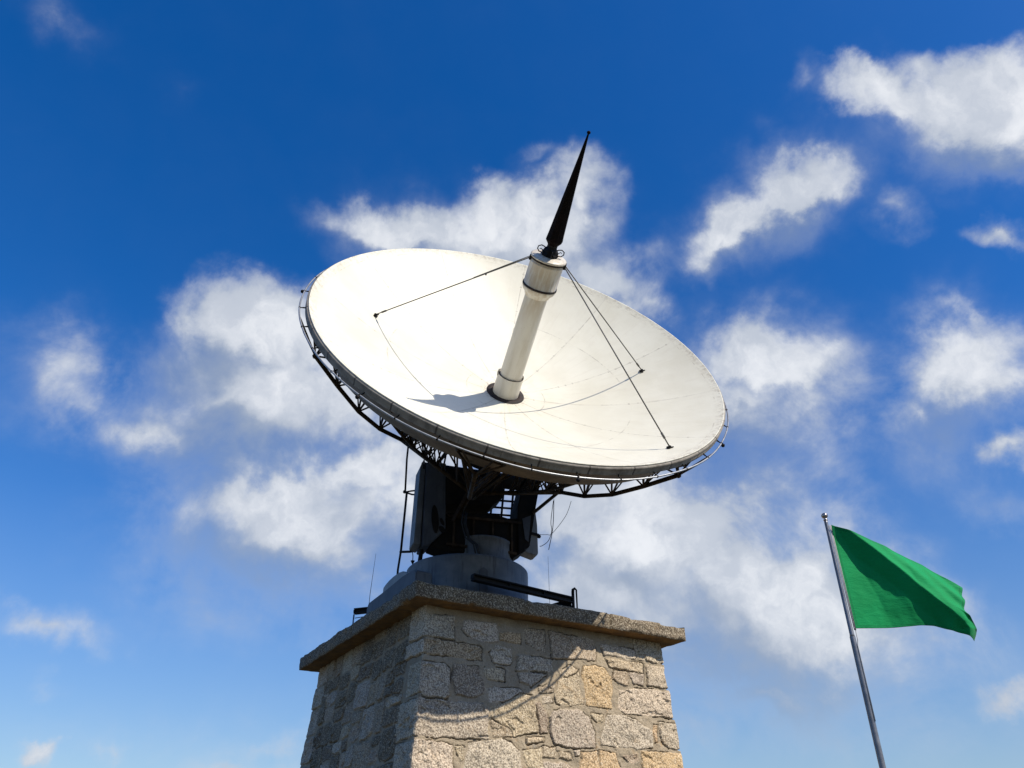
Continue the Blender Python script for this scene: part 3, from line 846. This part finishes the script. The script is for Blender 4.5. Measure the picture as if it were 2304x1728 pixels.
# mast, sleeve, rusty hole
b = MB()
b.lathe([(0.385, zp(0.385) - 0.004), (0.382, zp(0.38) + 0.012), (0.25, 0.028), (0.25, -0.05)], 56)
b.build('mast_collar', M_rust, dish, DM, recalc=False)
b = MB()
b.lathe([(0.225, -0.1), (0.222, 0.3), (0.214, 2.30)], 48)
mast = b.build('feed_mast', M_mast, dish, DM)
b = MB()
b.lathe([(0.262, -0.06), (0.262, 0.0), (0.256, 0.43), (0.252, 0.445), (0.244, 0.445), (0.240, 0.42)], 48)
b.tube([pol(0.262, 178, 0.38), pol(0.275, 178, 0.45), pol(0.268, 180, 0.52), pol(0.235, 180, 0.53)], 0.011, 6)
sleeve = b.build('mast_sleeve', M_mast, mast, DM)
b = MB()
b.lathe([(0.246, 0.439), (0.2575, 0.439), (0.2575, 0.447), (0.244, 0.447)], 48)
b.build('sleeve_edge', M_rust, sleeve, DM)
b = MB()
b.lathe([(0.216, 2.16), (0.236, 2.18), (0.255, 2.235), (0.300, 2.275), (0.318, 2.325), (0.322, 2.36),
         (0.312, 2.372), (0.310, 2.80), (0.314, 2.815), (0.314, 2.84), (0.307, 2.85), (0.307, 2.90)], 64)
house = b.build('feed_housing', M_mast, dish, DM)
for z0, z1, r in ((2.352, 2.392, 0.3265), (2.872, 2.915, 0.322)):
    b = MB(); b.lathe([(r - 0.02, z0), (r, z0 + .003), (r, z1 - .003), (r - 0.02, z1)], 64)
    b.build('dark_band', M_rust, house, DM)
b = MB(); b.lathe([(0.2165, 1.30), (0.2205, 1.303), (0.2205, 1.312), (0.2165, 1.315)], 48); b.build('mast_weld', M_mast, mast, DM)
b = MB(); b.lathe([(0.30, 2.905), (0.334, 2.915), (0.337, 2.928), (0.334, 2.942), (0.30, 2.957), (0.14, 2.975), (0.0005, 2.978)], 64)
b.build('top_disc', M_mast, house, DM)
# hub with hoop handles and the spike
b = MB()
b.lathe([(0.15, 2.966), (0.155, 2.99), (0.148, 3.02), (0.128, 3.035), (0.135, 3.07), (0.12, 3.10), (0.095, 3.115), (0.09, 3.19), (0.10, 3.20)], 20)
for k in range(8):
    a = k * 45 + 10
    b.ball(pol(0.145, a, 3.02), 0.022, 6)
    b.bar(pol(0.10, a, 3.10), pol(0.15, a + 9, 3.00), 0.02, 0.02)
hub = b.build('spike_hub', M_black, dish, DM)
for a in (172, 352, 262, 82):
    q = MB()
    q.tube([pol(0.13, a, 3.00), pol(0.205, a, 3.005), pol(0.245, a, 3.05), pol(0.24, a, 3.10), pol(0.19, a, 3.13), pol(0.13, a, 3.115), pol(0.10, a, 3.09)], 0.011, 6)
    q.tube([pol(0.14, a + 7, 3.04), pol(0.19, a + 9, 3.075), pol(0.21, a + 6, 3.06)], 0.008, 5)
    q.build('hoop_handle', M_black, hub, DM)
b = MB()
b.lathe([(0.085, 3.16), (0.098, 3.185), (0.128, 3.225), (0.158, 3.262), (0.160, 3.275), (0.150, 3.37), (0.014, 5.19), (0.0005, 5.2)], 8, smooth=False)
spike = b.build('spike', M_spike, dish, DM)
b = MB(); b.ball((0, 0, 5.205), (0.034, 0.03), 12); b.build('spike_knob', M_spike, spike, DM)
# stays from the housing to the dish
for (pt, at) in (((-2.718, 0.979), 178), ((2.892, 0.641), 352), ((2.246, -2.715), 335)):
    rr_ = math.hypot(*pt); anc = Vector((pt[0], pt[1], zp(rr_) + 0.03))
    top = pol(0.325, at, 2.87)
    b = MB(); b.tube([top, anc], 0.0115, 6)
    if at == 178:
        b.tube([top + Vector((0, 0, 0.03)), top.lerp(anc, 0.35) + Vector((0, 0, .012))], 0.008, 6)
        b.ball(top.lerp(anc, 0.27) - Vector((0, 0, 0.02)), 0.02, 6)
    b.tube([anc.lerp(top, 0.045), anc.lerp(top, 0.075)], 0.02, 6)
    st = b.build('stay_rod', M_wire, dish, DM)
    q = MB(); q.ball(anc, (0.03, 0.035), 8); q.lathe([(0.055, zp(rr_) + 0.001), (0.05, zp(rr_) + .014), (0.001, zp(rr_) + .016)], 10, Matrix.Translation((pt[0], pt[1], 0)))
    q.tube([anc + Vector((.03, 0, 0)), anc + Vector((.07, .01, .01))], 0.012, 5)
    q.build('stay_anchor', M_black, st, DM)
    q = MB(); q.bar(top + Vector((0, 0, -.05)), top + Vector((0, 0, .05)), 0.04, 0.04, (1, 0, 0)); q.build('stay_lug', M_black, st, DM)


# lattice behind the dish
def shell(r, deg, o=0.1): return pol(r, deg, zp(r) - o)
HUBR, HUBZ, PH0 = 1.88, -1.17, 192.4
for k in range(6):
    ph = PH0 + 60 * k
    b = MB()
    tip = pol(3.81, ph, 0.574); hubp = pol(HUBR, ph, HUBZ)
    N_ = 4
    low = [tip.lerp(hubp, i / N_) - Vector((0, 0, 0.25 * math.sin(math.pi * (i / N_) ** 1.15))) for i in range(N_ + 1)]
    b.tube(low, 0.04, 8)
    b.tube([hubp, pol(0.85, ph, -1.12)], 0.03, 8)
    up = {}
    for s in (-1, 1):
        pts = []
        for i in range(N_ + 1):
            r = 3.86 + (1.7 - 3.86) * i / N_
            pts.append(shell(r, ph + s * (5.5 + 2.5 * i), 0.13 if r < 3.4 else 0.30))
        up[s] = pts
        b.tube([shell(3.96, ph + s * 5, 0.26)] + pts, 0.022, 6)
        for i in range(N_ + 1):
            b.tube([low[i], pts[i]], 0.018, 6)
            if i < N_: b.tube([low[i], pts[i + 1]], 0.017, 6)
            if i: b.tube([low[i], pts[i - 1].lerp(pts[i], 0.45)], 0.014, 6)
    for i in range(N_ + 1): b.tube([up[-1][i], up[1][i]], 0.014, 6)
    b.tube([tip, pol(RR, ph - 4, RZ_)], 0.018, 6); b.tube([tip, pol(RR, ph + 3, RZ_)], 0.018, 6)
    b.ball(tip, 0.055, 8)
    b.build('rib_truss', M_truss, dish, DM)
for k in range(6):                                          # lighter ribs between the main ones
    ph = PH0 + 30 + 60 * k
    b = MB()
    inn = pol(HUBR * 0.87, ph, HUBZ + 0.02); tip = shell(3.35, ph, 0.42)
    low = [tip.lerp(inn, i / 4) - Vector((0, 0, 0.08 * math.sin(math.pi * i / 4))) for i in range(5)]
    b.tube(low, 0.026, 7)
    for s in (-1, 1):
        pts = [shell(3.4 - 0.4 * i, ph + s * (4 + 2.5 * i), 0.2) for i in range(5)]
        b.tube(pts, 0.018, 6)
        for i in range(5):
            b.tube([low[i], pts[i]], 0.015, 6)
            if i < 4: b.tube([low[i], pts[i + 1]], 0.014, 6); b.tube([low[i + 1], pts[i]], 0.013, 6)
    b.build('rib_truss', M_truss, dish, DM)
b = MB()
nodes = [pol(HUBR, PH0 + 60 * k, HUBZ) for k in range(6)]
for k in range(6):
    a, c = nodes[k], nodes[(k + 1) % 6]
    b.tube([a, c], 0.042, 8)
    mid = (a + c) / 2; ph = PH0 + 60 * k + 30
    for f in (0.2, 0.4, 0.6, 0.8):
        b.tube([a.lerp(c, f), shell(1.9 + 0.25 * math.sin(9 * f), ph - 22 + 44 * f, 0.12)], 0.016, 6)
        b.tube([a.lerp(c, f), shell(2.55, ph - 30 + 60 * f, 0.12)], 0.016, 6)
        b.tube([a.lerp(c, f), shell(1.45, ph + 16 - 32 * f, 0.12)], 0.014, 6)
    b.tube([mid, shell(3.1, ph, 0.12)], 0.02, 6)
    b.tube([mid, pol(0.9, ph, -0.55)], 0.024, 6)
    b.tube([a, pol(0.95, ph + 5, -0.3)], 0.022, 6); b.tube([c, pol(0.95, ph - 5, -0.3)], 0.022, 6)
    m2 = pol(HUBR - 0.1, ph, -0.42)
    for q in (a, c): b.tube([q, m2], 0.018, 6)
b.tube([pol(HUBR - 0.12, PH0 + 10 * k, -0.45) for k in range(36)], 0.022, 6, closed=True)
b.build('hub_ring', M_truss, dish, DM)
for r, t_ in ((1.15, 0.02), (1.9, 0.022), (2.6, 0.02), (3.2, 0.02), (3.72, 0.022)):
    b = MB(); b.tube([shell(r, k * 6, 0.10) for k in range(60)], t_, 6, closed=True)
    b.build('purlin_ring', M_truss, dish, DM)
b = MB()
for k in range(24):
    ph = PH0 + 15 * k + 7.5
    b.tube([shell(r, ph, 0.19 + 0.15 * (3.9 - r) / 0.6 if r > 3.3 else 0.34) for r in np.linspace(3.9, 1.5, 9)], 0.02, 5)
b.build('back_ribs', M_truss, dish, DM)
# slender poles bunched against the back of the shell
b = MB()
for dx, dz in ((0, 0), (0.09, 0.04), (0.17, -0.02)):
    b.tube([pol(3.3, 258 + dx * 30, zp(3.3) - 0.2), pol(HUBR + 0.1, 252 + dx * 14, HUBZ - 0.02 + dz)], 0.026, 6)
b.build('bunched_braces', M_truss, dish, DM)
b = MB()
b.lathe([(0.36, -0.05), (1.25, 0.0), (1.32, -0.25), (1.22, -1.0), (0.95, -1.12), (0.6, -1.5), (0.001, -1.51)], 24, smooth=False)
b.build('hub_drum', M_soot, dish, DM)


# yoke, in its own across / height frame
def yk(x, z, y): return YO + YH * x + YB * y + Vector((0, 0, z))
UPV = Vector((0, 0, 1))
b = MB()
b.prism([(-1.335, 8.70), (-0.933, 8.75), (-0.90, 8.0), (-0.875, 7.324), (-1.189, 6.95), (-1.318, 6.93)], -0.45, 0.10, YO, YH, UPV, YB)
armL = b.build('yoke_arm', M_slate, dish, bevel=0.015)
armL['label'] = 'slate blue yoke arm with oval holes'
b = MB()
b.prism([(-1.475, 7.0), (-1.345, 6.95), (-1.345, 8.70), (-1.385, 8.80), (-1.45, 8.62)], -0.40, 0.06, YO, YH, UPV, YB)
b.build('arm_cheek', M_grey, armL, bevel=0.01)
for cx, cz, w, h in ((-1.10, 7.50, 0.07, 0.29), (-0.955, 7.46, 0.035, 0.075), (-0.945, 7.30, 0.06, 0.07)):
    q = MB()
    pol_ = [(cx + w * math.cos(a) - 0.03 * math.sin(a), cz + h * math.sin(a)) for a in np.linspace(0, 2 * math.pi, 20, endpoint=False)]
    q.prism(pol_, -0.462, -0.448, YO, YH, UPV, YB)
    q.build('oval_hole', M_soot, armL)
b = MB()
b.prism([(0.62, 7.0), (0.87, 7.18), (1.0, 7.95), (1.12, 8.60), (0.80, 8.75), (0.62, 8.0)], -0.42, 0.10, YO, YH, UPV, YB)
armR = b.build('yoke_arm', M_soot, dish, bevel=0.015)
armR['label'] = 'black yoke arm on the sunny side'
b = MB()
b.prism([(0.714, 7.75), (0.90, 7.84), (0.84, 7.26), (0.77, 7.32)], -0.436, -0.422, YO, YH, UPV, YB)
b.build('arm_plate', M_slate, armR)
b = MB()
b.prism([(-1.16, 6.99), (-0.83, 6.90), (0.56, 6.93), (0.80, 7.10), (0.80, 7.78), (0.42, 7.745), (0.13, 7.80), (-0.86, 7.70), (-0.86, 7.386)], -0.38, 0.10, YO, YH, UPV, YB)
b.build('yoke_cradle', M_soot, dish, bevel=0.02)
b = MB()
b.prism([(-0.93, 8.62), (0.30, 8.62), (0.30, 8.16), (0.055, 7.93), (-0.20, 7.93), (-0.22, 7.90), (-0.90, 7.82)], -0.47, 0.05, YO, YH, UPV, YB)
b.build('counterweight', M_soot, dish, bevel=0.02)
b = MB()
b.tube([yk(-1.40, 8.62, -0.25), yk(1.12, 8.62, -0.25)], 0.16, 20)
b.build('trunnion_axle', M_soot, dish)
# caged ladder seen between the arms
b = MB()
for x in (0.30, 0.54, 0.76): b.bar(yk(x - 0.06, 7.6, 0.4), yk(x + 0.05, 9.0, 0.4), 0.04, 0.04, YB)
for i in range(8): b.bar(yk(0.05, 7.78 + i * 0.165, 0.4), yk(0.95, 7.83 + i * 0.165, 0.4), 0.035, 0.035, YB)
b.bar(yk(-1.0, 8.02, 0.4), yk(0.4, 8.02, 0.4), 0.03, 0.03, YB)
b.build('ladder_cage', M_black, dish)
# pale counter panel on the far side of the right arm
b = MB()
b.prism([(0.86, 7.29), (1.19, 7.20), (1.245, 7.25), (1.235, 7.9), (1.17, 8.45), (1.0, 8.5)], 0.12, 0.42, YO, YH, UPV, YB)
pan = b.build('side_cabinet', M_pale, dish, bevel=0.015)
b = MB(); b.bar(yk(1.0, 7.69, 0.11), yk(1.26, 7.66, 0.11), 0.05, 0.035, YB); b.ball(yk(1.27, 7.64, 0.13), 0.045, 8)
b.build('cabinet_strap', M_black, pan)
for a, c in (((1.415, 8.318), (0.93, 7.88)), ((-0.333, 8.46), (-0.745, 7.50)), ((-0.26, 8.44), (-0.62, 7.62))):
    b = MB(); b.bar(yk(a[0], a[1], -0.66), yk(c[0], c[1], -0.46), 0.055, 0.055)
    b.build('yoke_brace', M_truss, dish)
# drums
b = MB()
b.lathe([(0.001, 7.252), (0.585, 7.25), (0.60, 7.24), (0.605, 7.20), (0.595, 7.19), (0.595, 6.77), (0.625, 6.76), (0.625, 6.66)], 56, Matrix.Translation((PX, PY, 0)))
b.build('turntable', M_grey, dish)
b = MB()
DXY = (-0.89, 15.08)
b.lathe([(0.001, 6.705), (1.13, 6.69), (1.185, 6.68), (1.205, 6.66), (1.208, 6.62), (1.205, 5.95), (1.24, 5.94), (1.24, 5.52)], 72, Matrix.Translation((*DXY, 0)))
ped = b.build('pedestal_drum', M_grey, dish)
b = MB(); b.bar((0.14, 14.42, 5.6), (0.14, 14.42, 7.0), 0.04, 0.04); b.build('drum_strip', M_black, ped)
b = MB(); b.prism([(-0.09, 5.8), (0.07, 5.8), (0.07, 6.36), (-0.01, 6.42), (-0.09, 6.36)], -1.232, -1.20, Vector((*DXY, 0)), YH, UPV, YB)
b.build('access_hatch', M_slate, ped)
# cable loops and stiffeners on the cradle
b = MB()
for x, zt in ((-0.55, 7.75), (-0.5, 7.72), (-0.47, 7.7)):
    b.tube([yk(x, zt, -0.5), yk(x - 0.04, 7.45, -0.56), yk(x + 0.05, 7.15, -0.56), yk(x + 0.2, 7.02, -0.6), yk(x + 0.24, 6.8, -0.66)], 0.014, 6)
b.build('cable_loop', M_cable, dish)
b = MB()
for x in (-0.7, -0.3, 0.1, 0.5):
    b.bar(yk(x, 6.98, -0.395), yk(x, 7.66, -0.395), 0.04, 0.03, YB)
b.bar(yk(-0.84, 7.62, -0.40), yk(0.7, 7.66, -0.40), 0.05, 0.05, YB); b.bar(yk(-0.84, 7.04, -0.40), yk(0.6, 7.0, -0.40), 0.05, 0.05, YB)
b.build('cradle_stiffeners', M_truss, dish)
# I-beams under the drum
def ibeam(a, c, w, h):
    q = MB(); a = Vector(a); c = Vector(c); u = Vector((0, 0, 1))
    q.bar(a + u * (h / 2 - .012), c + u * (h / 2 - .012), w, .024); q.bar(a - u * (h / 2 - .012), c - u * (h / 2 - .012), w, .024); q.bar(a, c, .02, h - .048)
    for f in (0.0, 0.35, 0.7, 1.0): q.bar(a.lerp(c, f) - u * (h / 2 - .03), a.lerp(c, f) + u * (h / 2 - .03), w * .8, .02, (c - a))
    return q
c0 = Vector(C0)
bm_ = ibeam((-0.70, 13.42, 6.065), (1.13, 14.58, 6.0), 0.12, 0.115)
bm_.bar((0.55, 14.9, 5.86), (1.12, 14.62, 5.95), 0.03, 0.20)
bm_.build('base_beam', M_black, dish)
ibeam((-3.24, 16.0, 6.20), (-1.5, 15.4, 6.20), 0.10, 0.11).build('base_beam', M_black, dish)

# ------------------------------------------------------------------ things on the cap slab
E_R, E_L = Vector(ER), Vector(EL)
def onl(i, t, z): return c0 + E_R * i + E_L * t + Vector((0, 0, z))
# low slate casing along the shaded edge
b = MB()
prof_ = [(0.80, 5.50), (0.80, 5.93), (0.9, 5.985), (1.05, 6.005), (1.44, 6.02), (2.09, 5.98), (2.97, 5.955), (3.05, 5.86), (3.05, 5.5)]
b.prism(prof_, 0.32, 0.62, c0, E_L, UPV, E_R)
o = b.build('cable_casing', M_slate, bevel=0.02)
rebase(o, onl(0.5, 1.6, 5.5)); tag(o, 'low slate blue casing along the shaded edge of the cap slab', 'casing')
# dome-topped housing behind it
t_ = thing('domed_housing', onl(1.05, 2.2, 5.5), 'grey cabinet with rounded lid behind the slate casing', 'equipment housing')
b = MB()
arc = [(1.80, 5.5), (1.80, 6.06), (1.88, 6.19), (2.0, 6.29), (2.15, 6.37), (2.3, 6.43), (2.5, 6.46), (2.75, 6.46), (2.95, 6.44), (3.1, 6.41), (3.2, 6.38), (3.23, 6.35), (3.23, 5.5)]
b.prism(arc, 0.68, 1.10, c0, E_L, UPV, E_R)
b.build('cabinet_body', M_pale, t_, bevel=0.015)
b = MB(); b.bar(onl(0.672, 2.35, 5.7), onl(0.672, 2.35, 6.38), 0.012, 0.012); b.build('cabinet_seam', M_soot, t_)
# end post and thin stay under the beam at the shaded end
t_ = thing('beam_stand', (-3.25, 16.0, 5.5), 'thin pale post propping the black beam end on the left', 'stand')
b = MB(); b.tube([(-3.25, 16.0, 5.5), (-3.25, 16.0, 6.14)], 0.016, 8); b.build('post', M_rail, t_)
b = MB(); b.tube([(-3.22, 15.98, 6.06), (-3.0, 15.9, 6.07), (-2.8, 15.86, 5.98)], 0.008, 6); b.build('wire', M_cable, t_)
# hooked post at the sunny end
t_ = thing('hooked_post', (1.165, 14.68, 5.5), 'short black post with hooked top at the right beam end', 'post')
b = MB(); b.tube([(1.165, 14.68, 5.5), (1.165, 14.68, 6.20)], 0.03, 10); b.build('post', M_black, t_)
b = MB(); b.tube([(1.165, 14.68, 6.18), (1.17, 14.68, 6.24), (1.205, 14.69, 6.265), (1.235, 14.70, 6.24), (1.24, 14.70, 5.5)], [0.03, 0.03, 0.026, 0.018, 0.012], 8); b.build('hook_pipe', M_black, t_)
b = MB(); b.tube([(0.745, 14.9, 5.5), (0.745, 14.9, 6.03)], [0.03, 0.008], 8)
o = b.build('bolt_spike', M_black); rebase(o, (0.745, 14.9, 5.5)); tag(o, 'small black pointed bolt on the cap slab near the hooked post', 'bolt')

# service pipe with brackets beside the left yoke arm
t_ = thing('service_pipe', (-2.28, 15.1, 5.5), 'tall thin black pipe with brackets rising left of the yoke', 'pipe')
b = MB()
b.tube([(-2.305, 15.2, 5.5), (-2.30, 15.2, 6.82), (-2.255, 15.1, 7.17), (-2.25, 15.1, 7.2)], 0.022, 8)
b.tube([(-2.255, 15.1, 7.15), (-2.215, 15.0, 8.40)], 0.024, 8)
b.tube([(-2.25, 15.0, 8.44), (-2.27, 15.0, 9.2), (-2.25, 14.95, 9.75), (-2.19, 14.9, 10.0)], 0.021, 8)
b.build('pipe_run', M_black, t_)
b = MB(); b.tube([(-2.26, 15.05, 7.13), (-2.05, 14.9, 7.08), (-1.95, 14.85, 7.08), (-1.75, 14.8, 7.10), (-1.6, 14.75, 7.17)], 0.026, 8); b.build('bracket', M_black, t_)
b = MB(); b.tube([(-2.255, 15.0, 8.42), (-2.12, 14.98, 8.44), (-1.93, 14.95, 8.45)], 0.018, 6); b.tube([(-2.255, 15.0, 8.42), (-2.1, 14.98, 8.36), (-1.95, 14.95, 8.34)], 0.018, 6); b.ball((-2.26, 15.0, 8.43), 0.04, 8); b.build('bracket', M_black, t_)
b = MB(); b.tube([(-1.81, 14.4, 5.5), (-1.79, 14.4, 6.5), (-1.745, 14.42, 7.05), (-1.74, 14.44, 7.3)], 0.042, 10)
o = b.build('support_pole', M_black); rebase(o, (-1.81, 14.4, 5.5)); tag(o, 'thick black upright pole below the left yoke arm', 'pole')
t_ = thing('cable_drop', (-2.0, 15.1, 5.5), 'thin cable with small cone hanging below the left yoke arm', 'cable')
b = MB(); b.tube([(-2.035, 15.05, 7.25), (-2.0, 15.08, 7.05), (-2.0, 15.1, 6.6), (-2.0, 15.1, 5.5)], 0.009, 6); b.build('line', M_cable, t_)
b = MB(); b.lathe([(0.001, -.09), (0.018, -.05), (0.045, 0.0), (0.001, 0.01)], 10, Matrix.Translation((-2.0, 15.1, 6.96))); b.build('cone', M_black, t_)
# loose wires hanging under the lattice
def wire(name, pts, r, label):
    q = MB()
    P = [Vector(p) for p in pts]; out = []
    for i in range(len(P) - 1):                             # Catmull-Rom
        a, p, c, d = P[max(i - 1, 0)], P[i], P[i + 1], P[min(i + 2, len(P) - 1)]
        for k in range(8):
            t = k / 8
            out.append(0.5 * ((2 * p) + (c - a) * t + (2 * a - 5 * p + 4 * c - d) * t * t + (3 * p - a - 3 * c + d) * t ** 3))
    out.append(P[-1])
    q.tube(out, r, 5)
    o = q.build(name, M_cable)
    rebase(o, pts[-1]); return tag(o, label, 'wire', 'loose wires under the lattice')
wire('loose_wire', [(0.83, 14.2, 7.90), (0.81, 14.2, 7.5), (0.775, 14.2, 7.2), (0.70, 14.2, 6.86)], 0.0075, 'straight loose wire hanging lowest under the right side of the lattice')
wire('loose_wire', [(0.82, 14.22, 7.88), (0.76, 14.22, 7.45), (0.77, 14.22, 7.25), (0.70, 14.22, 7.05), (0.58, 14.22, 6.95), (0.53, 14.22, 6.94)], 0.0065, 'short loose wire curling left at its lower end')
wire('loose_wire', [(1.16, 14.05, 7.80), (1.05, 14.2, 7.55), (0.80, 14.6, 7.35), (0.70, 14.9, 7.44), (0.52, 15.2, 7.56)], 0.005, 'slack thin wire drooping from the lattice to the pale side cabinet')
b = MB(); b.tube([(-2.87, 15.5, 5.5), (-2.868, 15.5, 6.4), (-2.83, 15.5, 7.26)], [0.007, 0.006, 0.003], 5)
o = b.build('whip_antenna', M_cable); rebase(o, (-2.87, 15.5, 5.5)); tag(o, 'hair thin whip antenna standing alone left of the domed cabinet', 'antenna', 'thin whip antennas on the cap slab')
b = MB(); b.tube([(0.735, 14.9, 5.5), (0.72, 14.95, 7.0)], [0.005, 0.0025], 5)
o = b.build('whip_antenna', M_cable); rebase(o, (0.735, 14.9, 5.5)); tag(o, 'faint thin whip antenna between the drum and the hooked post', 'antenna', 'thin whip antennas on the cap slab')

# ------------------------------------------------------------------ flag and its pole
FX, FY = 3.879, 9.0
fp = thing('flagpole', (FX, FY, 0), 'grey metal flagpole with ball top beside the plinth', 'flagpole')
b = MB(); b.tube([(FX, FY, z) for z in (0, 1.5, 3.9)], [0.042, 0.036, 0.031], 20, cap=False)
b.tube([(FX, FY, 3.88), (FX, FY, 3.93), (FX, FY, 5.28), (FX, FY, 5.31)], [0.031, 0.025, 0.021, 0.021], 20); b.build('pole', M_pole, fp)
b = MB(); b.lathe([(0.02, -.065), (0.026, -.06), (0.026, -.052), (0.018, -.048), (0.018, -.035), (0.034, -.022), (0.041, 0), (0.034, .02), (0.018, .031), (0.0005, .034)], 24, Matrix.Translation((FX, FY, 5.375)))
b.build('finial', M_chrome, fp)
b = MB()
for dx in (0.012, 0.026): b.tube([(FX + dx + 0.013, FY - 0.02, 5.24), (FX + dx + 0.016, FY - 0.022, 4.6), (FX + dx + 0.02, FY - 0.024, 3.97)], 0.006, 6)
b.tube([(FX + 0.045, FY - 0.02, 3.98), (FX + 0.04, FY - 0.026, 3.86), (FX + 0.025, FY - 0.03, 3.80), (FX + 0.022, FY - 0.034, 3.0)], 0.005, 6)
b.build('halyard', M_rope, fp)

TOP = [(3.914, 5.237), (4.388, 5.007), (4.905, 4.773), (5.172, 4.631), (5.369, 4.502)]
BOT = [(3.93, 3.989), (4.265, 4.004), (4.697, 4.034), (4.878, 4.024), (5.007, 3.964), (5.145, 3.934), (5.28, 3.864)]
FLY = [(5.369, 4.502), (5.285, 4.348), (5.187, 4.167), (5.301, 4.039), (5.343, 3.964), (5.28, 3.864)]


def along(pl, n):
    p = np.array(pl); d = np.concatenate([[0], np.cumsum(np.hypot(*np.diff(p, axis=0).T))]); d /= d[-1]
    u = np.linspace(0, 1, n)
    q = np.stack([np.interp(u, d, p[:, 0]), np.interp(u, d, p[:, 1])], 1)
    for _ in range(int(n * 0.25)):
        q[1:-1] = 0.25 * q[:-2] + 0.5 * q[1:-1] + 0.25 * q[2:]
    return q


def build_flag():
    nu, nv = 220, 160
    T = along(TOP, nu); B = along(BOT, nu); Fl = along(FLY, nv)
    u = np.linspace(0, 1, nu); v = np.linspace(0, 1, nv)
    Uu, Vv = np.meshgrid(u, v)
    X = T[None, :, 0] * (1 - Vv) + B[None, :, 0] * Vv
    Zz = T[None, :, 1] * (1 - Vv) + B[None, :, 1] * Vv
    e = Fl[:, 0] - (T[-1, 0] * (1 - v) + B[-1, 0] * v), Fl[:, 1] - (T[-1, 1] * (1 - v) + B[-1, 1] * v)
    w = np.clip((Uu - 0.55) / 0.45, 0, 1) ** 2
    X += e[0][:, None] * w; Zz += e[1][:, None] * w
    x = X - 3.914; z = 5.237 - Zz
    # left crease, right crease: signed distances in the cloth's own plane
    zc = np.clip(z, 0, 1.25)
    lx = 0.02 + 0.46 * (zc / 1.22) ** 0.8
    dl = np.maximum(0, (x - lx)) * 0.95
    rx0 = 0.10 + 0.95 * zc
    dr = np.maximum(0, x - rx0) * 0.66
    band = np.maximum(0, x - (rx0 - 0.24)) * 0.66
    f = 0.10 * x - 0.62 * dl + 1.25 * dr - 0.32 * np.minimum(band, 0.15) + 0.2 * z * np.clip((x - lx) / 0.5, 0, 1)
    pk = np.exp(-(((x - rx0 - 0.20) / 0.10) ** 2) - ((x - 0.78) / 0.26) ** 2)
    f -= 0.05 * pk
    f += 0.02 * np.sin((x - rx0) * 24 + z * 3) * np.clip((x - 0.95) / 0.3, 0, 1)
    vn = VN(910)
    f += 0.03 * vn.fbm(x * 2.2 + 3, z * 1.6 + 8, 4) * np.clip(x / 0.3, 0, 1)
    f += 0.022 * np.sin(x * 9 - z * 7) * np.clip((x - 0.9) / 0.5, 0, 1)
    # the lower corner of the fly curls away from the camera, then back
    tail = np.clip((Uu - 0.8) / 0.2, 0, 1) * np.clip((Vv - 0.6) / 0.25, 0, 1)
    f += 0.16 * tail
    # crisp but not knife-edged: relax
    for _ in range(7):
        g_ = f.copy()
        g_[1:-1, 1:-1] = 0.4 * f[1:-1, 1:-1] + 0.15 * (f[:-2, 1:-1] + f[2:, 1:-1] + f[1:-1, :-2] + f[1:-1, 2:])
        g_[0, 1:-1] = 0.5 * f[0, 1:-1] + 0.25 * (f[0, :-2] + f[0, 2:]); g_[-1, 1:-1] = 0.5 * f[-1, 1:-1] + 0.25 * (f[-1, :-2] + f[-1, 2:])
        f = g_
    b = MB()
    verts = np.stack([X, FY - 0.02 + f, Zz], -1).reshape(-1, 3)
    faces = [(j * nu + i, j * nu + i + 1, (j + 1) * nu + i + 1, (j + 1) * nu + i) for j in range(nv - 1) for i in range(nu - 1)]
    b.add(verts, faces, True)
    o = b.build('flag', M_flag, recalc=False)
    ed = np.minimum.reduce([Uu * 1.5, (1 - Uu) * 1.5, Vv * 1.2, (1 - Vv) * 1.2])
    hem = ((ed < 0.006) | ((ed > 0.026) & (ed < 0.036))).astype(np.float32) + 0.4 * (ed < 0.026)
    a_ = o.data.attributes.new('hem', 'FLOAT', 'POINT'); a_.data.foreach_set('value', hem.astype(np.float32).ravel())
    md = o.modifiers.new('cloth', 'SOLIDIFY'); md.thickness = 0.002
    rebase(o, (3.914, FY, 3.98))
    return tag(o, 'plain green flag blowing to the right from the pole', 'flag')
build_flag()
